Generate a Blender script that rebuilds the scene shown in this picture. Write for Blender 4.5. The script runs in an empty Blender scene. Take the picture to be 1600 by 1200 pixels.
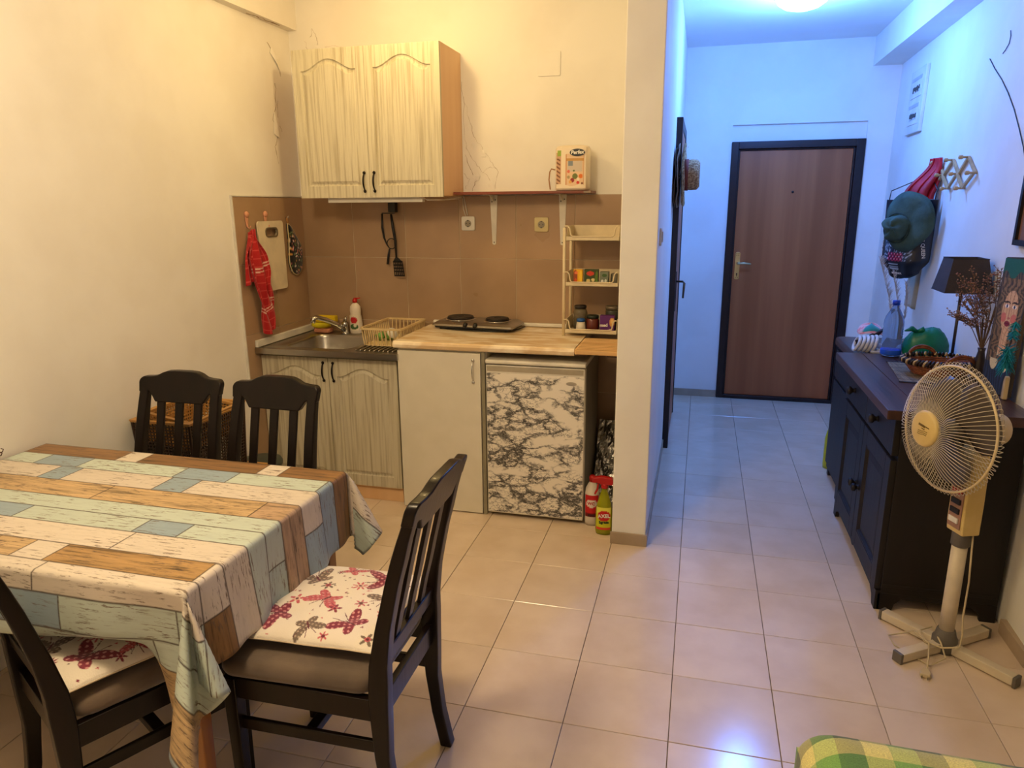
import bpy, math, random
import numpy as np
from mathutils import Vector, Matrix
random.seed(7)
C = bpy.context.scene.collection
SC = bpy.context.scene
PI = math.pi
def lin(c):
    return tuple(((v/255)/12.92 if v/255 <= .04045 else ((v/255+.055)/1.055)**2.4) for v in c)

# ---------------------------------------------------------------- camera
cam = bpy.data.cameras.new('camera'); cam_o = bpy.data.objects.new('camera', cam); C.objects.link(cam_o)
yaw, pitch, roll = .25756, .24765, -.0077258
fw = Vector((-math.sin(yaw)*math.cos(pitch), math.cos(yaw)*math.cos(pitch), -math.sin(pitch)))
rt = Vector((math.cos(yaw), math.sin(yaw), 0)); up = rt.cross(fw)
r2 = math.cos(roll)*rt + math.sin(roll)*up; u2 = -math.sin(roll)*rt + math.cos(roll)*up
M4 = Matrix((r2, u2, -fw)).transposed().to_4x4(); M4.translation = Vector((.01458, -3.59307, 1.62387))
cam_o.matrix_world = M4
cam.sensor_fit = 'HORIZONTAL'; cam.sensor_width = 36; cam.lens = 36*1109.1/1600
cam.clip_start = .02
SC.camera = cam_o

# ---------------------------------------------------------------- light, world, exposure
SC.view_settings.view_transform = 'Standard'; SC.view_settings.look = 'None'
SC.view_settings.exposure = 0.0; SC.view_settings.gamma = 1; SC.view_settings.use_curve_mapping = False
w = bpy.data.worlds.new('World'); SC.world = w; w.use_nodes = True
w.node_tree.nodes['Background'].inputs[0].default_value = (.35, .33, .32, 1)
w.node_tree.nodes['Background'].inputs[1].default_value = .3
def lamp(name, kind, loc, energy, col, size=.1, rot=None, sy=None):
    l = bpy.data.lights.new(name, kind); l.energy = energy; l.color = col
    if kind == 'AREA':
        l.size = size
        if sy: l.shape = 'RECTANGLE'; l.size_y = sy
    else: l.shadow_soft_size = size
    o = bpy.data.objects.new(name, l); C.objects.link(o); o.location = loc
    if rot: o.rotation_euler = rot
    return o
WARM = (1.0, .69, .27); COOL = (.09, .28, 1.0); NEUT = (1.0, .76, .45)
lamp('kitchen_bulb_light', 'POINT', (-1.45, -.42, 2.60), 14.5, WARM, .045)
lamp('hall_lamp_light', 'POINT', (.50, 1.22, 2.56), 66, COOL, .10)
lamp('added_room_fill_light', 'POINT', (-1.15, -2.60, 2.58), 71, NEUT, .18)  # added fill light, out of view above the dining area, evens room brightness

# ---------------------------------------------------------------- mesh helpers
ORG = {}
class MB:
    def __init__(s): s.v = []; s.f = []
    def add(s, vs, fs):
        o = len(s.v); s.v += [tuple(v) for v in vs]; s.f += [tuple(i+o for i in f) for f in fs]; return s
    def box(s, x0, x1, y0, y1, z0, z1):
        return s.add([(x0,y0,z0),(x1,y0,z0),(x1,y1,z0),(x0,y1,z0),(x0,y0,z1),(x1,y0,z1),(x1,y1,z1),(x0,y1,z1)],
                     [(0,3,2,1),(4,5,6,7),(0,1,5,4),(1,2,6,5),(2,3,7,6),(3,0,4,7)])
    def tube(s, pts, r, n=8, closed=False, cap=True):
        P = [Vector(p) for p in pts]; m = len(P); R = r if isinstance(r, (list, tuple)) else [r]*m
        vs = []; fs = []; prev = None
        for i in range(m):
            if closed: t = P[(i+1) % m]-P[i-1]
            else: t = P[min(i+1, m-1)]-P[max(i-1, 0)]
            if t.length < 1e-9: t = Vector((0,0,1))
            t.normalize()
            if prev is None:
                a = Vector((0,0,1)) if abs(t.z) < .9 else Vector((1,0,0))
                nn = (a-t*a.dot(t)).normalized()
            else:
                nn = prev-t*prev.dot(t)
                if nn.length < 1e-6: nn = t.orthogonal()
                nn.normalize()
            prev = nn; b = t.cross(nn)
            for k in range(n):
                th = 2*PI*k/n+PI/n
                vs.append(P[i]+R[i]*(math.cos(th)*nn+math.sin(th)*b))
        for i in range(m if closed else m-1):
            j = (i+1) % m
            for k in range(n):
                fs.append((i*n+k, i*n+(k+1) % n, j*n+(k+1) % n, j*n+k))
        if cap and not closed:
            fs.append(tuple(range(n-1, -1, -1))); fs.append(tuple((m-1)*n+k for k in range(n)))
        return s.add(vs, fs)
    def lathe(s, prof, c=(0,0,0), n=24, axis='z', sx=1, sy=1, M=None):
        vs = []; fs = []; m = len(prof)
        for r, z in prof:
            for k in range(n):
                a = 2*PI*k/n; x, y = r*math.cos(a)*sx, r*math.sin(a)*sy
                p = (x, y, z) if axis == 'z' else ((z, x, y) if axis == 'x' else (x, z, y))
                p = Vector(p)
                if M is not None: p = M @ p
                vs.append((p[0]+c[0], p[1]+c[1], p[2]+c[2]))
        for i in range(m-1):
            for k in range(n):
                q = (i*n+k, i*n+(k+1) % n, (i+1)*n+(k+1) % n, (i+1)*n+k)
                fs.append(q if axis != 'y' else q[::-1])
        if prof[0][0] > 1e-6: fs.append(tuple(range(n-1, -1, -1)))
        if prof[-1][0] > 1e-6: fs.append(tuple((m-1)*n+k for k in range(n)))
        return s.add(vs, fs)
    def prism(s, poly, a0, a1, plane='xz', f=None):
        """poly of 2-D points extruded between a0 and a1 along the missing axis"""
        n = len(poly); vs = []
        for a in (a0, a1):
            for p, q in poly:
                v = {'xz': (p, a, q), 'yz': (a, p, q), 'xy': (p, q, a)}[plane]
                vs.append(f(*v) if f else v)
        fs = [tuple(range(n)), tuple(range(2*n-1, n-1, -1))]
        for k in range(n):
            fs.append((k, k+n, (k+1) % n+n, (k+1) % n))
        return s.add(vs, fs)
    def loft(s, rings, closed=True, cap=(True, True)):
        n = len(rings[0]); vs = [p for r in rings for p in r]; fs = []
        for i in range(len(rings)-1):
            for k in range(n if closed else n-1):
                fs.append((i*n+k, i*n+(k+1) % n, (i+1)*n+(k+1) % n, (i+1)*n+k))
        if cap[0]: fs.append(tuple(range(n-1, -1, -1)))
        if cap[1]: fs.append(tuple((len(rings)-1)*n+k for k in range(n)))
        return s.add(vs, fs)
    def grid(s, fn, us, vs_):
        nu, nv = len(us), len(vs_)
        return s.add([fn(u, v) for v in vs_ for u in us],
                     [(j*nu+i, j*nu+i+1, (j+1)*nu+i+1, (j+1)*nu+i) for j in range(nv-1) for i in range(nu-1)])
    def mat4(s, M):
        s.v = [tuple(M @ Vector(v)) for v in s.v]; return s
    def build(s, name, m, parent=None, bevel=0, seg=2, smooth=False, kind=None, label=None, solid=0, fix=True):
        off = ORG.get(parent, Vector((0,0,0))) if parent else Vector((0,0,0))
        me = bpy.data.meshes.new(name)
        me.from_pydata([(v[0]-off.x, v[1]-off.y, v[2]-off.z) for v in s.v], [], s.f)
        if fix:
            import bmesh
            b = bmesh.new(); b.from_mesh(me); bmesh.ops.recalc_face_normals(b, faces=b.faces); b.to_mesh(me); b.free()
        if smooth: me.polygons.foreach_set('use_smooth', [True]*len(me.polygons))
        me.materials.append(m); me.update()
        o = bpy.data.objects.new(name, me); C.objects.link(o)
        if parent: o.parent = parent; ORG[o] = off
        if solid:
            md = o.modifiers.new('solidify', 'SOLIDIFY'); md.thickness = solid; md.offset = 0
        if bevel:
            md = o.modifiers.new('bevel', 'BEVEL'); md.width = bevel; md.segments = seg; md.limit_method = 'ANGLE'; md.angle_limit = .6
            md.harden_normals = False
            if not smooth:
                me.polygons.foreach_set('use_smooth', [True]*len(me.polygons))
                o.modifiers.new('wn', 'WEIGHTED_NORMAL').keep_sharp = True
        if kind: o['kind'] = kind
        if label: o['label'] = label
        return o
def smooth_angle(o, ang=.7):
    me = o.data; me.polygons.foreach_set('use_smooth', [True]*len(me.polygons)); me.set_sharp_from_angle(angle=ang)
    return o
def thing(name, label, cat, group=None, loc=(0,0,0)):
    o = bpy.data.objects.new(name, None); C.objects.link(o); o.location = loc; o.empty_display_size = .05
    ORG[o] = Vector(loc); o['label'] = label; o['category'] = cat
    if group: o['group'] = group
    return o
def tag(o, label, cat, group=None):
    o['label'] = label; o['category'] = cat
    if group: o['group'] = group
    return o
def struct(o): o['kind'] = 'structure'; return o
def arc(cx, cy, r, a0, a1, n): return [(cx+r*math.cos(a0+(a1-a0)*i/n), cy+r*math.sin(a0+(a1-a0)*i/n)) for i in range(n+1)]
def rrect(x0, x1, y0, y1, r, n=5):
    return (arc(x1-r, y0+r, r, -PI/2, 0, n)+arc(x1-r, y1-r, r, 0, PI/2, n)+arc(x0+r, y1-r, r, PI/2, PI, n)+arc(x0+r, y0+r, r, PI, 1.5*PI, n))
def sstep(a, b, x):
    t = min(1, max(0, (x-a)/(b-a))); return t*t*(3-2*t)
def text(s_, name, m, parent, M, size, ext=.0006, align='CENTER', bold=0.0, sx=1.0, shear=0):
    cu = bpy.data.curves.new(name, 'FONT'); cu.body = s_; cu.size = size; cu.extrude = ext; cu.align_x = align; cu.align_y = 'CENTER'
    cu.offset = bold; cu.resolution_u = 3; cu.shear = shear
    t = bpy.data.objects.new(name, cu); C.objects.link(t); bpy.context.view_layer.update()
    me = bpy.data.meshes.new_from_object(t.evaluated_get(bpy.context.evaluated_depsgraph_get()))
    bpy.data.objects.remove(t)
    off = ORG.get(parent, Vector((0,0,0)))
    me.transform(Matrix.Translation(-off) @ M @ Matrix.Diagonal((sx, 1, 1, 1)))
    me.materials.clear(); me.materials.append(m); me.name = name
    o = bpy.data.objects.new(name, me); C.objects.link(o); o.parent = parent; ORG[o] = off
    return o
def frame(o, x, y):   # matrix with given origin, text x direction, text up direction
    x = Vector(x).normalized(); y = Vector(y); y = (y-x*y.dot(x)).normalized(); z = x.cross(y)
    M = Matrix((x, y, z)).transposed().to_4x4(); M.translation = Vector(o); return M

# ---------------------------------------------------------------- materials
def newmat(name):
    m = bpy.data.materials.new(name); m.use_nodes = True; nt = m.node_tree
    return m, nt, nt.nodes['Principled BSDF']
def N(nt, t, **k):
    n = nt.nodes.new(t)
    for a, b in k.items():
        if a in ('inputs',):
            for i, v in b.items(): n.inputs[i].default_value = v
        else: setattr(n, a, b)
    return n
def ramp(nt, stops, interp='LINEAR'):
    r = nt.nodes.new('ShaderNodeValToRGB'); r.color_ramp.interpolation = interp
    e = r.color_ramp.elements
    while len(e) < len(stops): e.new(1)
    for i, (p, c) in enumerate(stops):
        e[i].position = p; e[i].color = (*c[:3], 1) if not isinstance(c, (int, float)) else (c, c, c, 1)
    return r
def M(name, col, rough=.5, metal=0, col2=None, scale=8, stretch=(1,1,1), bump=0, bscale=60, spec=.5, detail=4, lo=.4, hi=.6, coat=0, sheen=0, alpha=1, trans=0, ior=1.45, emit=None, es=0):
    m, nt, b = newmat(name); L = nt.links
    b.inputs['Base Color'].default_value = (*lin(col), 1); b.inputs['Roughness'].default_value = rough
    b.inputs['Metallic'].default_value = metal; b.inputs['Specular IOR Level'].default_value = spec
    b.inputs['Coat Weight'].default_value = coat; b.inputs['Sheen Weight'].default_value = sheen
    b.inputs['Alpha'].default_value = alpha; b.inputs['Transmission Weight'].default_value = trans; b.inputs['IOR'].default_value = ior
    if emit: b.inputs['Emission Color'].default_value = (*emit, 1); b.inputs['Emission Strength'].default_value = es
    tc = N(nt, 'ShaderNodeTexCoord')
    mp = N(nt, 'ShaderNodeMapping'); mp.inputs['Scale'].default_value = stretch; L.new(tc.outputs['Object'], mp.inputs[0])
    if col2 is None: col2 = tuple(v*.93 for v in col)
    nz = N(nt, 'ShaderNodeTexNoise', inputs={'Scale': scale, 'Detail': detail}); L.new(mp.outputs[0], nz.inputs['Vector'])
    r = ramp(nt, [(lo, lin(col)), (hi, lin(col2))]); L.new(nz.outputs['Fac'], r.inputs[0]); L.new(r.outputs[0], b.inputs['Base Color'])
    if bump:
        n2 = N(nt, 'ShaderNodeTexNoise', inputs={'Scale': bscale, 'Detail': 3}); L.new(mp.outputs[0], n2.inputs['Vector'])
        bp = N(nt, 'ShaderNodeBump', inputs={'Strength': bump, 'Distance': .01}); L.new(n2.outputs['Fac'], bp.inputs['Height'])
        L.new(bp.outputs[0], b.inputs['Normal'])
    return m
def wood(name, col, col2, rough=.45, axis='z', scale=14, coat=0, bump=.15, lo=.35, hi=.65, st=.08, detail=6):
    s_ = {'x': (st, 1, 1), 'y': (1, st, 1), 'z': (1, 1, st)}[axis]
    return M(name, col, rough, 0, col2, scale, s_, bump, scale*4, detail=detail, lo=lo, hi=hi, coat=coat)
def paintmat(name, rough=.6, grain=None, bump=0, bscale=200, sheen=0, spec=.4, uvgrain=False):
    m, nt, b = newmat(name); L = nt.links
    at = N(nt, 'ShaderNodeAttribute'); at.attribute_name = 'paint'; L.new(at.outputs['Color'], b.inputs['Base Color'])
    b.inputs['Roughness'].default_value = rough; b.inputs['Sheen Weight'].default_value = sheen; b.inputs['Specular IOR Level'].default_value = spec
    if bump:
        tc = N(nt, 'ShaderNodeTexCoord')
        n2 = N(nt, 'ShaderNodeTexNoise', inputs={'Scale': bscale, 'Detail': 2}); L.new(tc.outputs['Object'], n2.inputs['Vector'])
        bp = N(nt, 'ShaderNodeBump', inputs={'Strength': bump, 'Distance': .003}); L.new(n2.outputs['Fac'], bp.inputs['Height'])
        L.new(bp.outputs[0], b.inputs['Normal'])
    return m
def paint(o, cols, domain='POINT', name='paint'):
    a = o.data.color_attributes.new(name, 'FLOAT_COLOR', domain)
    c = np.ones((len(cols), 4), np.float32); c[:, :3] = cols; a.data.foreach_set('color', c.ravel())
    return o
PM = paintmat('printed_surface', .55)
PMF = paintmat('printed_fabric', .85, bump=.4, bscale=260, sheen=.3)

wallm = M('white_wall_paint', (240,237,230), .75, col2=(235,231,223), scale=3, bump=.05, bscale=45)
wallb = M('white_ceiling_paint', (240,237,231), .8, col2=(236,233,226), scale=2, bump=.06, bscale=30)
crackm = M('dark_crack', (138,110,74), .9)
white = M('white_plastic', (226,222,212), .4)
cream = M('cream_plastic', (224,205,165), .42, col2=(214,196,156))
creamy = M('yellowed_plastic', (222,196,130), .38, col2=(212,184,116))
black = M('black_plastic', (22,22,24), .4)
dwood = wood('dark_brown_lacquered_wood', (22,12,9), (13,7,5), .30, 'z', 16, coat=.04, bump=.05)
dwood.node_tree.nodes['Principled BSDF'].inputs['Specular IOR Level'].default_value = .28
oakw = wood('whitewashed_oak_laminate', (210,202,178), (172,160,132), .42, 'z', 75, bump=.35, lo=.46, hi=.70, st=.03)
beech = wood('beech_laminate', (236,196,150), (228,184,136), .45, 'z', 10, bump=.03)
melam = M('ivory_melamine', (228,221,204), .4, col2=(224,217,199))
steel = M('brushed_steel', (178,174,166), .3, 1.0, col2=(170,166,158), scale=20, stretch=(.1,1,1))
chrome = M('chrome', (210,210,208), .12, 1.0)
bronze = M('dark_bronze_handle', (40,34,30), .35, .8)
def tile_mat(name, c1, c2, rough, sc=5, spec=.5):
    m, nt, b = newmat(name); L = nt.links
    oi = N(nt, 'ShaderNodeObjectInfo'); tc = N(nt, 'ShaderNodeTexCoord')
    ad = N(nt, 'ShaderNodeVectorMath', operation='ADD'); L.new(tc.outputs['Object'], ad.inputs[0])
    mu = N(nt, 'ShaderNodeMath', operation='MULTIPLY', inputs={1: 40.0}); L.new(oi.outputs['Random'], mu.inputs[0]); L.new(mu.outputs[0], ad.inputs[1])
    nz = N(nt, 'ShaderNodeTexNoise', inputs={'Scale': sc, 'Detail': 5}); L.new(ad.outputs[0], nz.inputs['Vector'])
    r = ramp(nt, [(.35, lin(c1)), (.65, lin(c2))]); L.new(nz.outputs['Fac'], r.inputs[0])
    hs = N(nt, 'ShaderNodeHueSaturation'); L.new(r.outputs[0], hs.inputs['Color'])
    mr = N(nt, 'ShaderNodeMapRange', inputs={3: .955, 4: 1.03}); L.new(oi.outputs['Random'], mr.inputs[0]); L.new(mr.outputs[0], hs.inputs['Value'])
    L.new(hs.outputs[0], b.inputs['Base Color'])
    n3 = N(nt, 'ShaderNodeTexNoise', inputs={'Scale': 3.0, 'Detail': 4}); L.new(ad.outputs[0], n3.inputs['Vector'])
    m3 = N(nt, 'ShaderNodeMapRange', inputs={3: rough*.75, 4: rough*1.3}); L.new(n3.outputs['Fac'], m3.inputs[0]); L.new(m3.outputs[0], b.inputs['Roughness'])
    b.inputs['Specular IOR Level'].default_value = spec
    return m
floorm = tile_mat('beige_floor_tile', (224,204,180), (214,192,166), .16, 6, .6)
walltm = tile_mat('taupe_wall_tile', (172,142,112), (160,131,101), .3, 4)
grout = M('grout', (132,108,86), .9); lgrout = M('light_grout', (205,188,160), .9)
skirt = M('taupe_skirting_tile', (176,156,132), .35)
doorw = wood('brown_door_veneer', (184,106,60), (160,88,46), .42, 'z', 9, bump=.04, st=.04)
doorf = M('dark_brown_metal', (36,22,22), .38, col2=(28,17,17))
sidew = wood('black_stained_pine', (27,19,16), (17,12,11), .52, 'z', 12, bump=.1, coat=0)
sidet = wood('brown_stained_top', (84,52,36), (52,32,23), .36, 'y', 16, bump=.15, coat=.05, st=.05)

# ---------------------------------------------------------------- room shell
K = .40; XL = -2.355; T = .333
def rwx(y, z): return 1.235+.03*(y+.7)+.015*z
def S(name, mb, m, **k): return struct(mb.build(name, m, **k))
fl = S('floor', MB().box(XL-.1, 3.3, -5.3, 2.75, -.09, -.009), grout)
tile_me = {}
far_mb = MB()
def floor_tile(i, j):
    x0, x1 = i*T+.0011, (i+1)*T-.0011; y0, y1 = j*T+.0011, (j+1)*T-.0011
    x0 = max(x0, XL+.001); y1 = min(y1, 2.573)
    if x1-x0 < .02 or y1-y0 < .02: return
    inview = (-8 <= i <= 3 and -10 <= j <= 7) and not (i < -1 and j > 0 and False)
    if x0 > 1.45: inview = False
    b = .0012
    def geo(mb, cx, cy):
        hx, hy = (x1-x0)/2, (y1-y0)/2
        mb.loft([[(cx-hx,cy-hy,-.009),(cx+hx,cy-hy,-.009),(cx+hx,cy+hy,-.009),(cx-hx,cy+hy,-.009)],
                 [(cx-hx,cy-hy,-b),(cx+hx,cy-hy,-b),(cx+hx,cy+hy,-b),(cx-hx,cy+hy,-b)],
                 [(cx-hx+b,cy-hy+b,0),(cx+hx-b,cy-hy+b,0),(cx+hx-b,cy+hy-b,0),(cx-hx+b,cy+hy-b,0)]], cap=(False, True))
    cx, cy = (x0+x1)/2, (y0+y1)/2
    if not inview: geo(far_mb, cx, cy); return
    key = (round(x1-x0, 4), round(y1-y0, 4))
    if key not in tile_me:
        mb = MB(); geo(mb, 0, 0); o = mb.build('floor_tile', floorm, fl); tile_me[key] = o.data
    else:
        o = bpy.data.objects.new('floor_tile', tile_me[key]); C.objects.link(o); o.parent = fl
    o.location = (cx, cy, random.uniform(-.0004, .0004)); o.rotation_euler = (random.uniform(-.0007, .0007), random.uniform(-.0007, .0007), 0)
for j in range(-16, 8):
    for i in range(-8, 10): floor_tile(i, j)
far_mb.build('floor_tiles_beyond', floorm, fl, kind='stuff')

wl = S('wall_left', MB().box(XL-.1, XL, -5.3, K+.1, 0, 2.8), wallm)
wb = S('wall_back', MB().box(XL, -.334, K, K+.1, 0, 2.8), wallm)
wc = S('wall_partition', MB().box(-.334, -.17, -.366, 1.165, 0, 2.8).box(-.334, -.17, 2.02, 2.574, 0, 2.8).box(-.334, -.17, 1.165, 2.02, 2.09, 2.8), wallm, bevel=.006)
wf = MB().box(-.45, .207, 2.574, 2.72, 0, 2.8).box(1.183, 1.60, 2.574, 2.72, 0, 2.8).box(.207, 1.183, 2.574, 2.72, 2.217, 2.8).box(.207, 1.183, 2.60, 2.72, 2.085, 2.217)
wf = S('wall_far', wf, wallm)
mb = MB()
q = [(rwx(y, z), y, z) for y, z in [(-.99, 0), (2.574, 0), (2.574, 2.8), (-.99, 2.8)]]
mb.add(q+[(x+.14, y, z) for x, y, z in q], [(0,3,2,1),(4,5,6,7),(0,1,5,4),(1,2,6,5),(2,3,7,6),(3,0,4,7)])
wr = S('wall_right', mb, wallm, bevel=.006)
S('wall_side', MB().box(rwx(-1,1)+.14, 3.3, -.99, -.85, 0, 2.8), wallm)
S('wall_rear', MB().box(XL-.1, 3.3, -5.4, -5.3, 0, 2.8), wallm)
S('wall_rear_right', MB().box(3.3, 3.4, -5.4, -.85, 0, 2.8), wallm)
S('wall_behind_door', MB().box(-1.2, -1.1, 1.0, 2.2, 0, 2.8).box(-1.1, -.334, 1.0, 1.02, 0, 2.8).box(-1.1, -.334, 2.2, 2.22, 0, 2.8), wallm)
S('ceiling', MB().box(XL-.1, 3.4, -5.4, 2.75, 2.8, 2.9), wallb)
# beam over the right wall and the beam over the left wall
mb = MB(); q = [(1.175, -.99, 2.6), (rwx(-.99,2.6), -.99, 2.6), (rwx(-.99,2.6), -.99, 2.8), (1.175, -.99, 2.8)]
p = [(1.175, 2.574, 2.6), (rwx(2.574,2.6), 2.574, 2.6), (rwx(2.574,2.6), 2.574, 2.8), (1.175, 2.574, 2.8)]
mb.loft([q, p]); S('trim_1', mb, wallm)
S('trim_2', MB().box(XL, -2.30, -5.3, K, 2.6, 2.8), wallm)
# skirting
S('baseboard_partition', MB().box(-.340, -.162, -.376, -.366, 0, .062), skirt, bevel=.002)
S('baseboard_hall_left', MB().box(-.17, -.162, -.366, 1.12, 0, .062), skirt, bevel=.002)
S('baseboard_far', MB().box(-.17, .205, 2.564, 2.574, 0, .062).box(1.185, 1.31, 2.564, 2.574, 0, .062), skirt, bevel=.002)
mb = MB(); mb.add([(1.212,-.99,0),(1.238,-.99,0),(1.238,-.76,0),(1.212,-.76,0),(1.212,-.99,.058),(1.238,-.99,.058),(1.238,-.76,.058),(1.212,-.76,.058)],
   [(0,3,2,1),(4,5,6,7),(0,1,5,4),(1,2,6,5),(2,3,7,6),(3,0,4,7)])
S('baseboard_right', mb, skirt, bevel=.002)

# wall tiles of the splashback
rows = [1.675, 1.321, .940, .560, .180, 0.0]
colx = [XL+.004, -2.018, -1.681, -1.343, -1.005, -.667, -.336]
def wtile(parent, x0, x1, y0, y1, z0, z1):
    MB().box(x0, x1, y0, y1, z0, z1).build('wall_tile', walltm, parent, bevel=.0012, seg=1)
for r in range(5):
    for c in range(6): wtile(wb, colx[c]+.0015, colx[c+1]-.0015, K-.008+random.uniform(-.0006,.0006), K+.001, rows[r+1]+.0015, rows[r]-.0015)
coly = [-.288, .045, K-.009]
for r in range(5):
    for c in range(2): wtile(wl, XL-.001, XL+.008+random.uniform(-.0006,.0006), coly[c]+.0015, coly[c+1]-.0015, rows[r+1]+.0015, rows[r]-.0015)
MB().box(XL+.008, -.335, K-.0055, K+.001, 0, 1.674).build('grout', lgrout, wb)
MB().box(XL-.001, XL+.0055, -.287, K, 0, 1.674).build('grout', lgrout, wl)
MB().box(XL-.001, XL+.012, -.297, -.2885, .30, 1.683).box(XL-.001, XL+.012, -.2885, K-.01, 1.6755, 1.683).build('edge_strip', white, wl, label='white edge strip round the tiles')
MB().box(-.345, -.334, -.01, K-.01, .93, 1.69).build('edge_strip', white, wb)

# cracks and flaked paint
def crack(parent, pts, face, r=.0012, jit=.006, sub=4):
    P = []
    for i in range(len(pts)-1):
        for k in range(sub):
            t = k/sub; a = pts[i][0]*(1-t)+pts[i+1][0]*t+random.uniform(-jit, jit); b = pts[i][1]*(1-t)+pts[i+1][1]*t+random.uniform(-jit, jit)
            P.append((a, b))
    P.append(pts[-1])
    Q = [face(a, b) for a, b in P]
    MB().tube(Q, [r*.6*(.3+random.random()*1.1) for _ in Q], 4).build('crack', crackm, parent)
def flake(parent, pts, face, lift=.004):
    n = len(pts); c = face(sum(p[0] for p in pts)/n, sum(p[1] for p in pts)/n, lift)
    MB().add([face(a, b, lift*random.uniform(.1, 1)) for a, b in pts]+[c], [(i, (i+1) % n, n) for i in range(n)]).build('paint_flake', wallm, parent, solid=.0015)
fb = lambda a, b, d=0: (a, K-d-.0002, b)
flf = lambda a, b, d=0: (XL+d+.0002, a, b)
crack(wb, [(-1.315,2.28),(-1.30,2.16),(-1.305,2.0),(-1.29,1.93),(-1.24,1.85),(-1.19,1.80),(-1.15,1.74)], fb)
crack(wb, [(-1.30,2.20),(-1.27,2.09),(-1.25,2.0),(-1.20,1.93),(-1.15,1.86),(-1.11,1.80),(-1.125,1.71)], fb)
crack(wb, [(-1.30,1.90),(-1.27,1.82),(-1.24,1.76),(-1.26,1.70)], fb, .002)
crack(wb, [(-1.20,1.80),(-1.16,1.83),(-1.12,1.82)], fb)
crack(wb, [(-1.31,1.80),(-1.28,1.76),(-1.30,1.71)], fb)
for a, b, s_ in [(-1.235,1.78,.022),(-1.15,1.72,.028),(-1.28,2.05,.018),(-1.19,1.90,.016),(-1.255,1.94,.014)]:
    flake(wb, [(a+s_*math.cos(t)*random.uniform(.5,1.1), b+s_*1.5*math.sin(t)*random.uniform(.6,1.2)) for t in [i*PI/4 for i in range(8)]], fb)
crack(wb, [(-2.22,2.56),(-2.20,2.60),(-2.17,2.55),(-2.18,2.51),(-2.12,2.50)], fb, .002)
crack(wb, [(-2.25,2.54),(-2.24,2.50),(-2.17,2.49),(-2.10,2.51),(-2.02,2.50)], fb, .001)
flake(wb, [(-2.20,2.52),(-2.13,2.51),(-2.12,2.495),(-2.17,2.485),(-2.21,2.50)], fb, .008)
crack(wl, [(.17,2.50),(.22,2.46),(.27,2.40),(.28,2.34)], flf, .0025)
crack(wl, [(.22,2.30),(.21,2.18),(.16,2.10),(.20,2.02),(.17,1.95),(.19,1.86)], flf, .002)
crack(wl, [(.23,2.20),(.22,2.10),(.25,2.04)], flf, .0015)
flake(wl, [(.20,2.48),(.26,2.43),(.28,2.36),(.24,2.40),(.19,2.45)], flf, .012)
flake(wl, [(.18,2.14),(.23,2.10),(.21,2.0),(.16,2.02)], flf, .008)
fbm = lambda a, b, d=0: (b, a, 2.6-d)
crack(wl, [(-.02,-2.345),(.08,-2.32),(.16,-2.335),(.24,-2.31)], fbm, .003)
crack(wl, [(.02,-2.33),(.12,-2.34),(.20,-2.32),(.27,-2.33)], fbm, .003)
frw = lambda a, b, d=0: (rwx(a, b)-d-.0005, a, b)

# blank cover plate high on the kitchen wall
cp = MB().prism(rrect(-.880, -.758, 2.286, 2.408, .006), K-.005, K, 'xz').build('blank_cover_plate', wallm, bevel=.0015)
tag(cp, 'blank square cover plate painted over, high on the kitchen wall', 'cover plate')

# ---------------------------------------------------------------- raised-panel cabinet doors
def arch_outline(x0, x1, z0, z1, rise, n=16, inset=0):
    x0 += inset; x1 -= inset; z0 += inset; z1 -= inset
    w_ = x1-x0; pts = [(x0, z0), (x1, z0)]
    for i in range(n+1):
        t = i/n; x = x1-w_*t
        c = .5-.5*math.cos(2*PI*min(1, max(0, (t-.06)/.88)))
        pts.append((x, z1-rise+rise*c**.8))
    return pts
def panel_door(name, parent, x0, x1, z0, z1, yf, m, th=.018, rise=.05, mx=.048, mz=.062):
    """front faces -y; slab with a routed arched groove and a raised field"""
    mb = MB(); n = 16
    outer = arch_outline(x0+mx, x1-mx, z0+mz, z1-mz*.8, rise, n)
    levels = [(0, 0), (.004, .008), (.011, .009), (.026, .001), (.028, .001)]
    # match the slab border to the outline
    def border(k, p):
        t = [(x0, z0), (x1, z0)]
        if k == 0: return (x0, z0)
        if k == 1: return (x1, z0)
        return (x1-(x1-x0)*(k-2)/n, z1)
    m_ = len(outer)
    rings = [[(border(k, p)[0], yf+th, border(k, p)[1]) for k, p in enumerate(outer)],
             [(border(k, p)[0], yf, border(k, p)[1]) for k, p in enumerate(outer)]]
    for ins, dep in levels:
        o_ = arch_outline(x0+mx, x1-mx, z0+mz, z1-mz*.8, rise, n, inset=ins)
        rings.append([(a, yf+dep, b) for a, b in o_])
    mb.loft(rings)
    o = mb.build(name, m, parent); return smooth_angle(o, .35)
def bow_handle(parent, x, z0, z1, y, m=None, d=.022, r=.0045, bulge=1.5):
    m = m or bronze; P = []; R = []
    for i in range(13):
        t = i/12; P.append((x, y-d*math.sin(PI*t)**.6, z0+(z1-z0)*t)); R.append(r*(.75+.7*math.sin(PI*t)*(bulge-1)))
    mb = MB().tube(P, R, 8)
    for z in (z0, z1): mb.lathe([(.0001,-.004),(.008,-.003),(.009,.0),(.006,.004),(.0001,.005)], (x, y-.005, z), 10, 'y')
    return mb.build('handle', m, parent, smooth=True)

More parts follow.
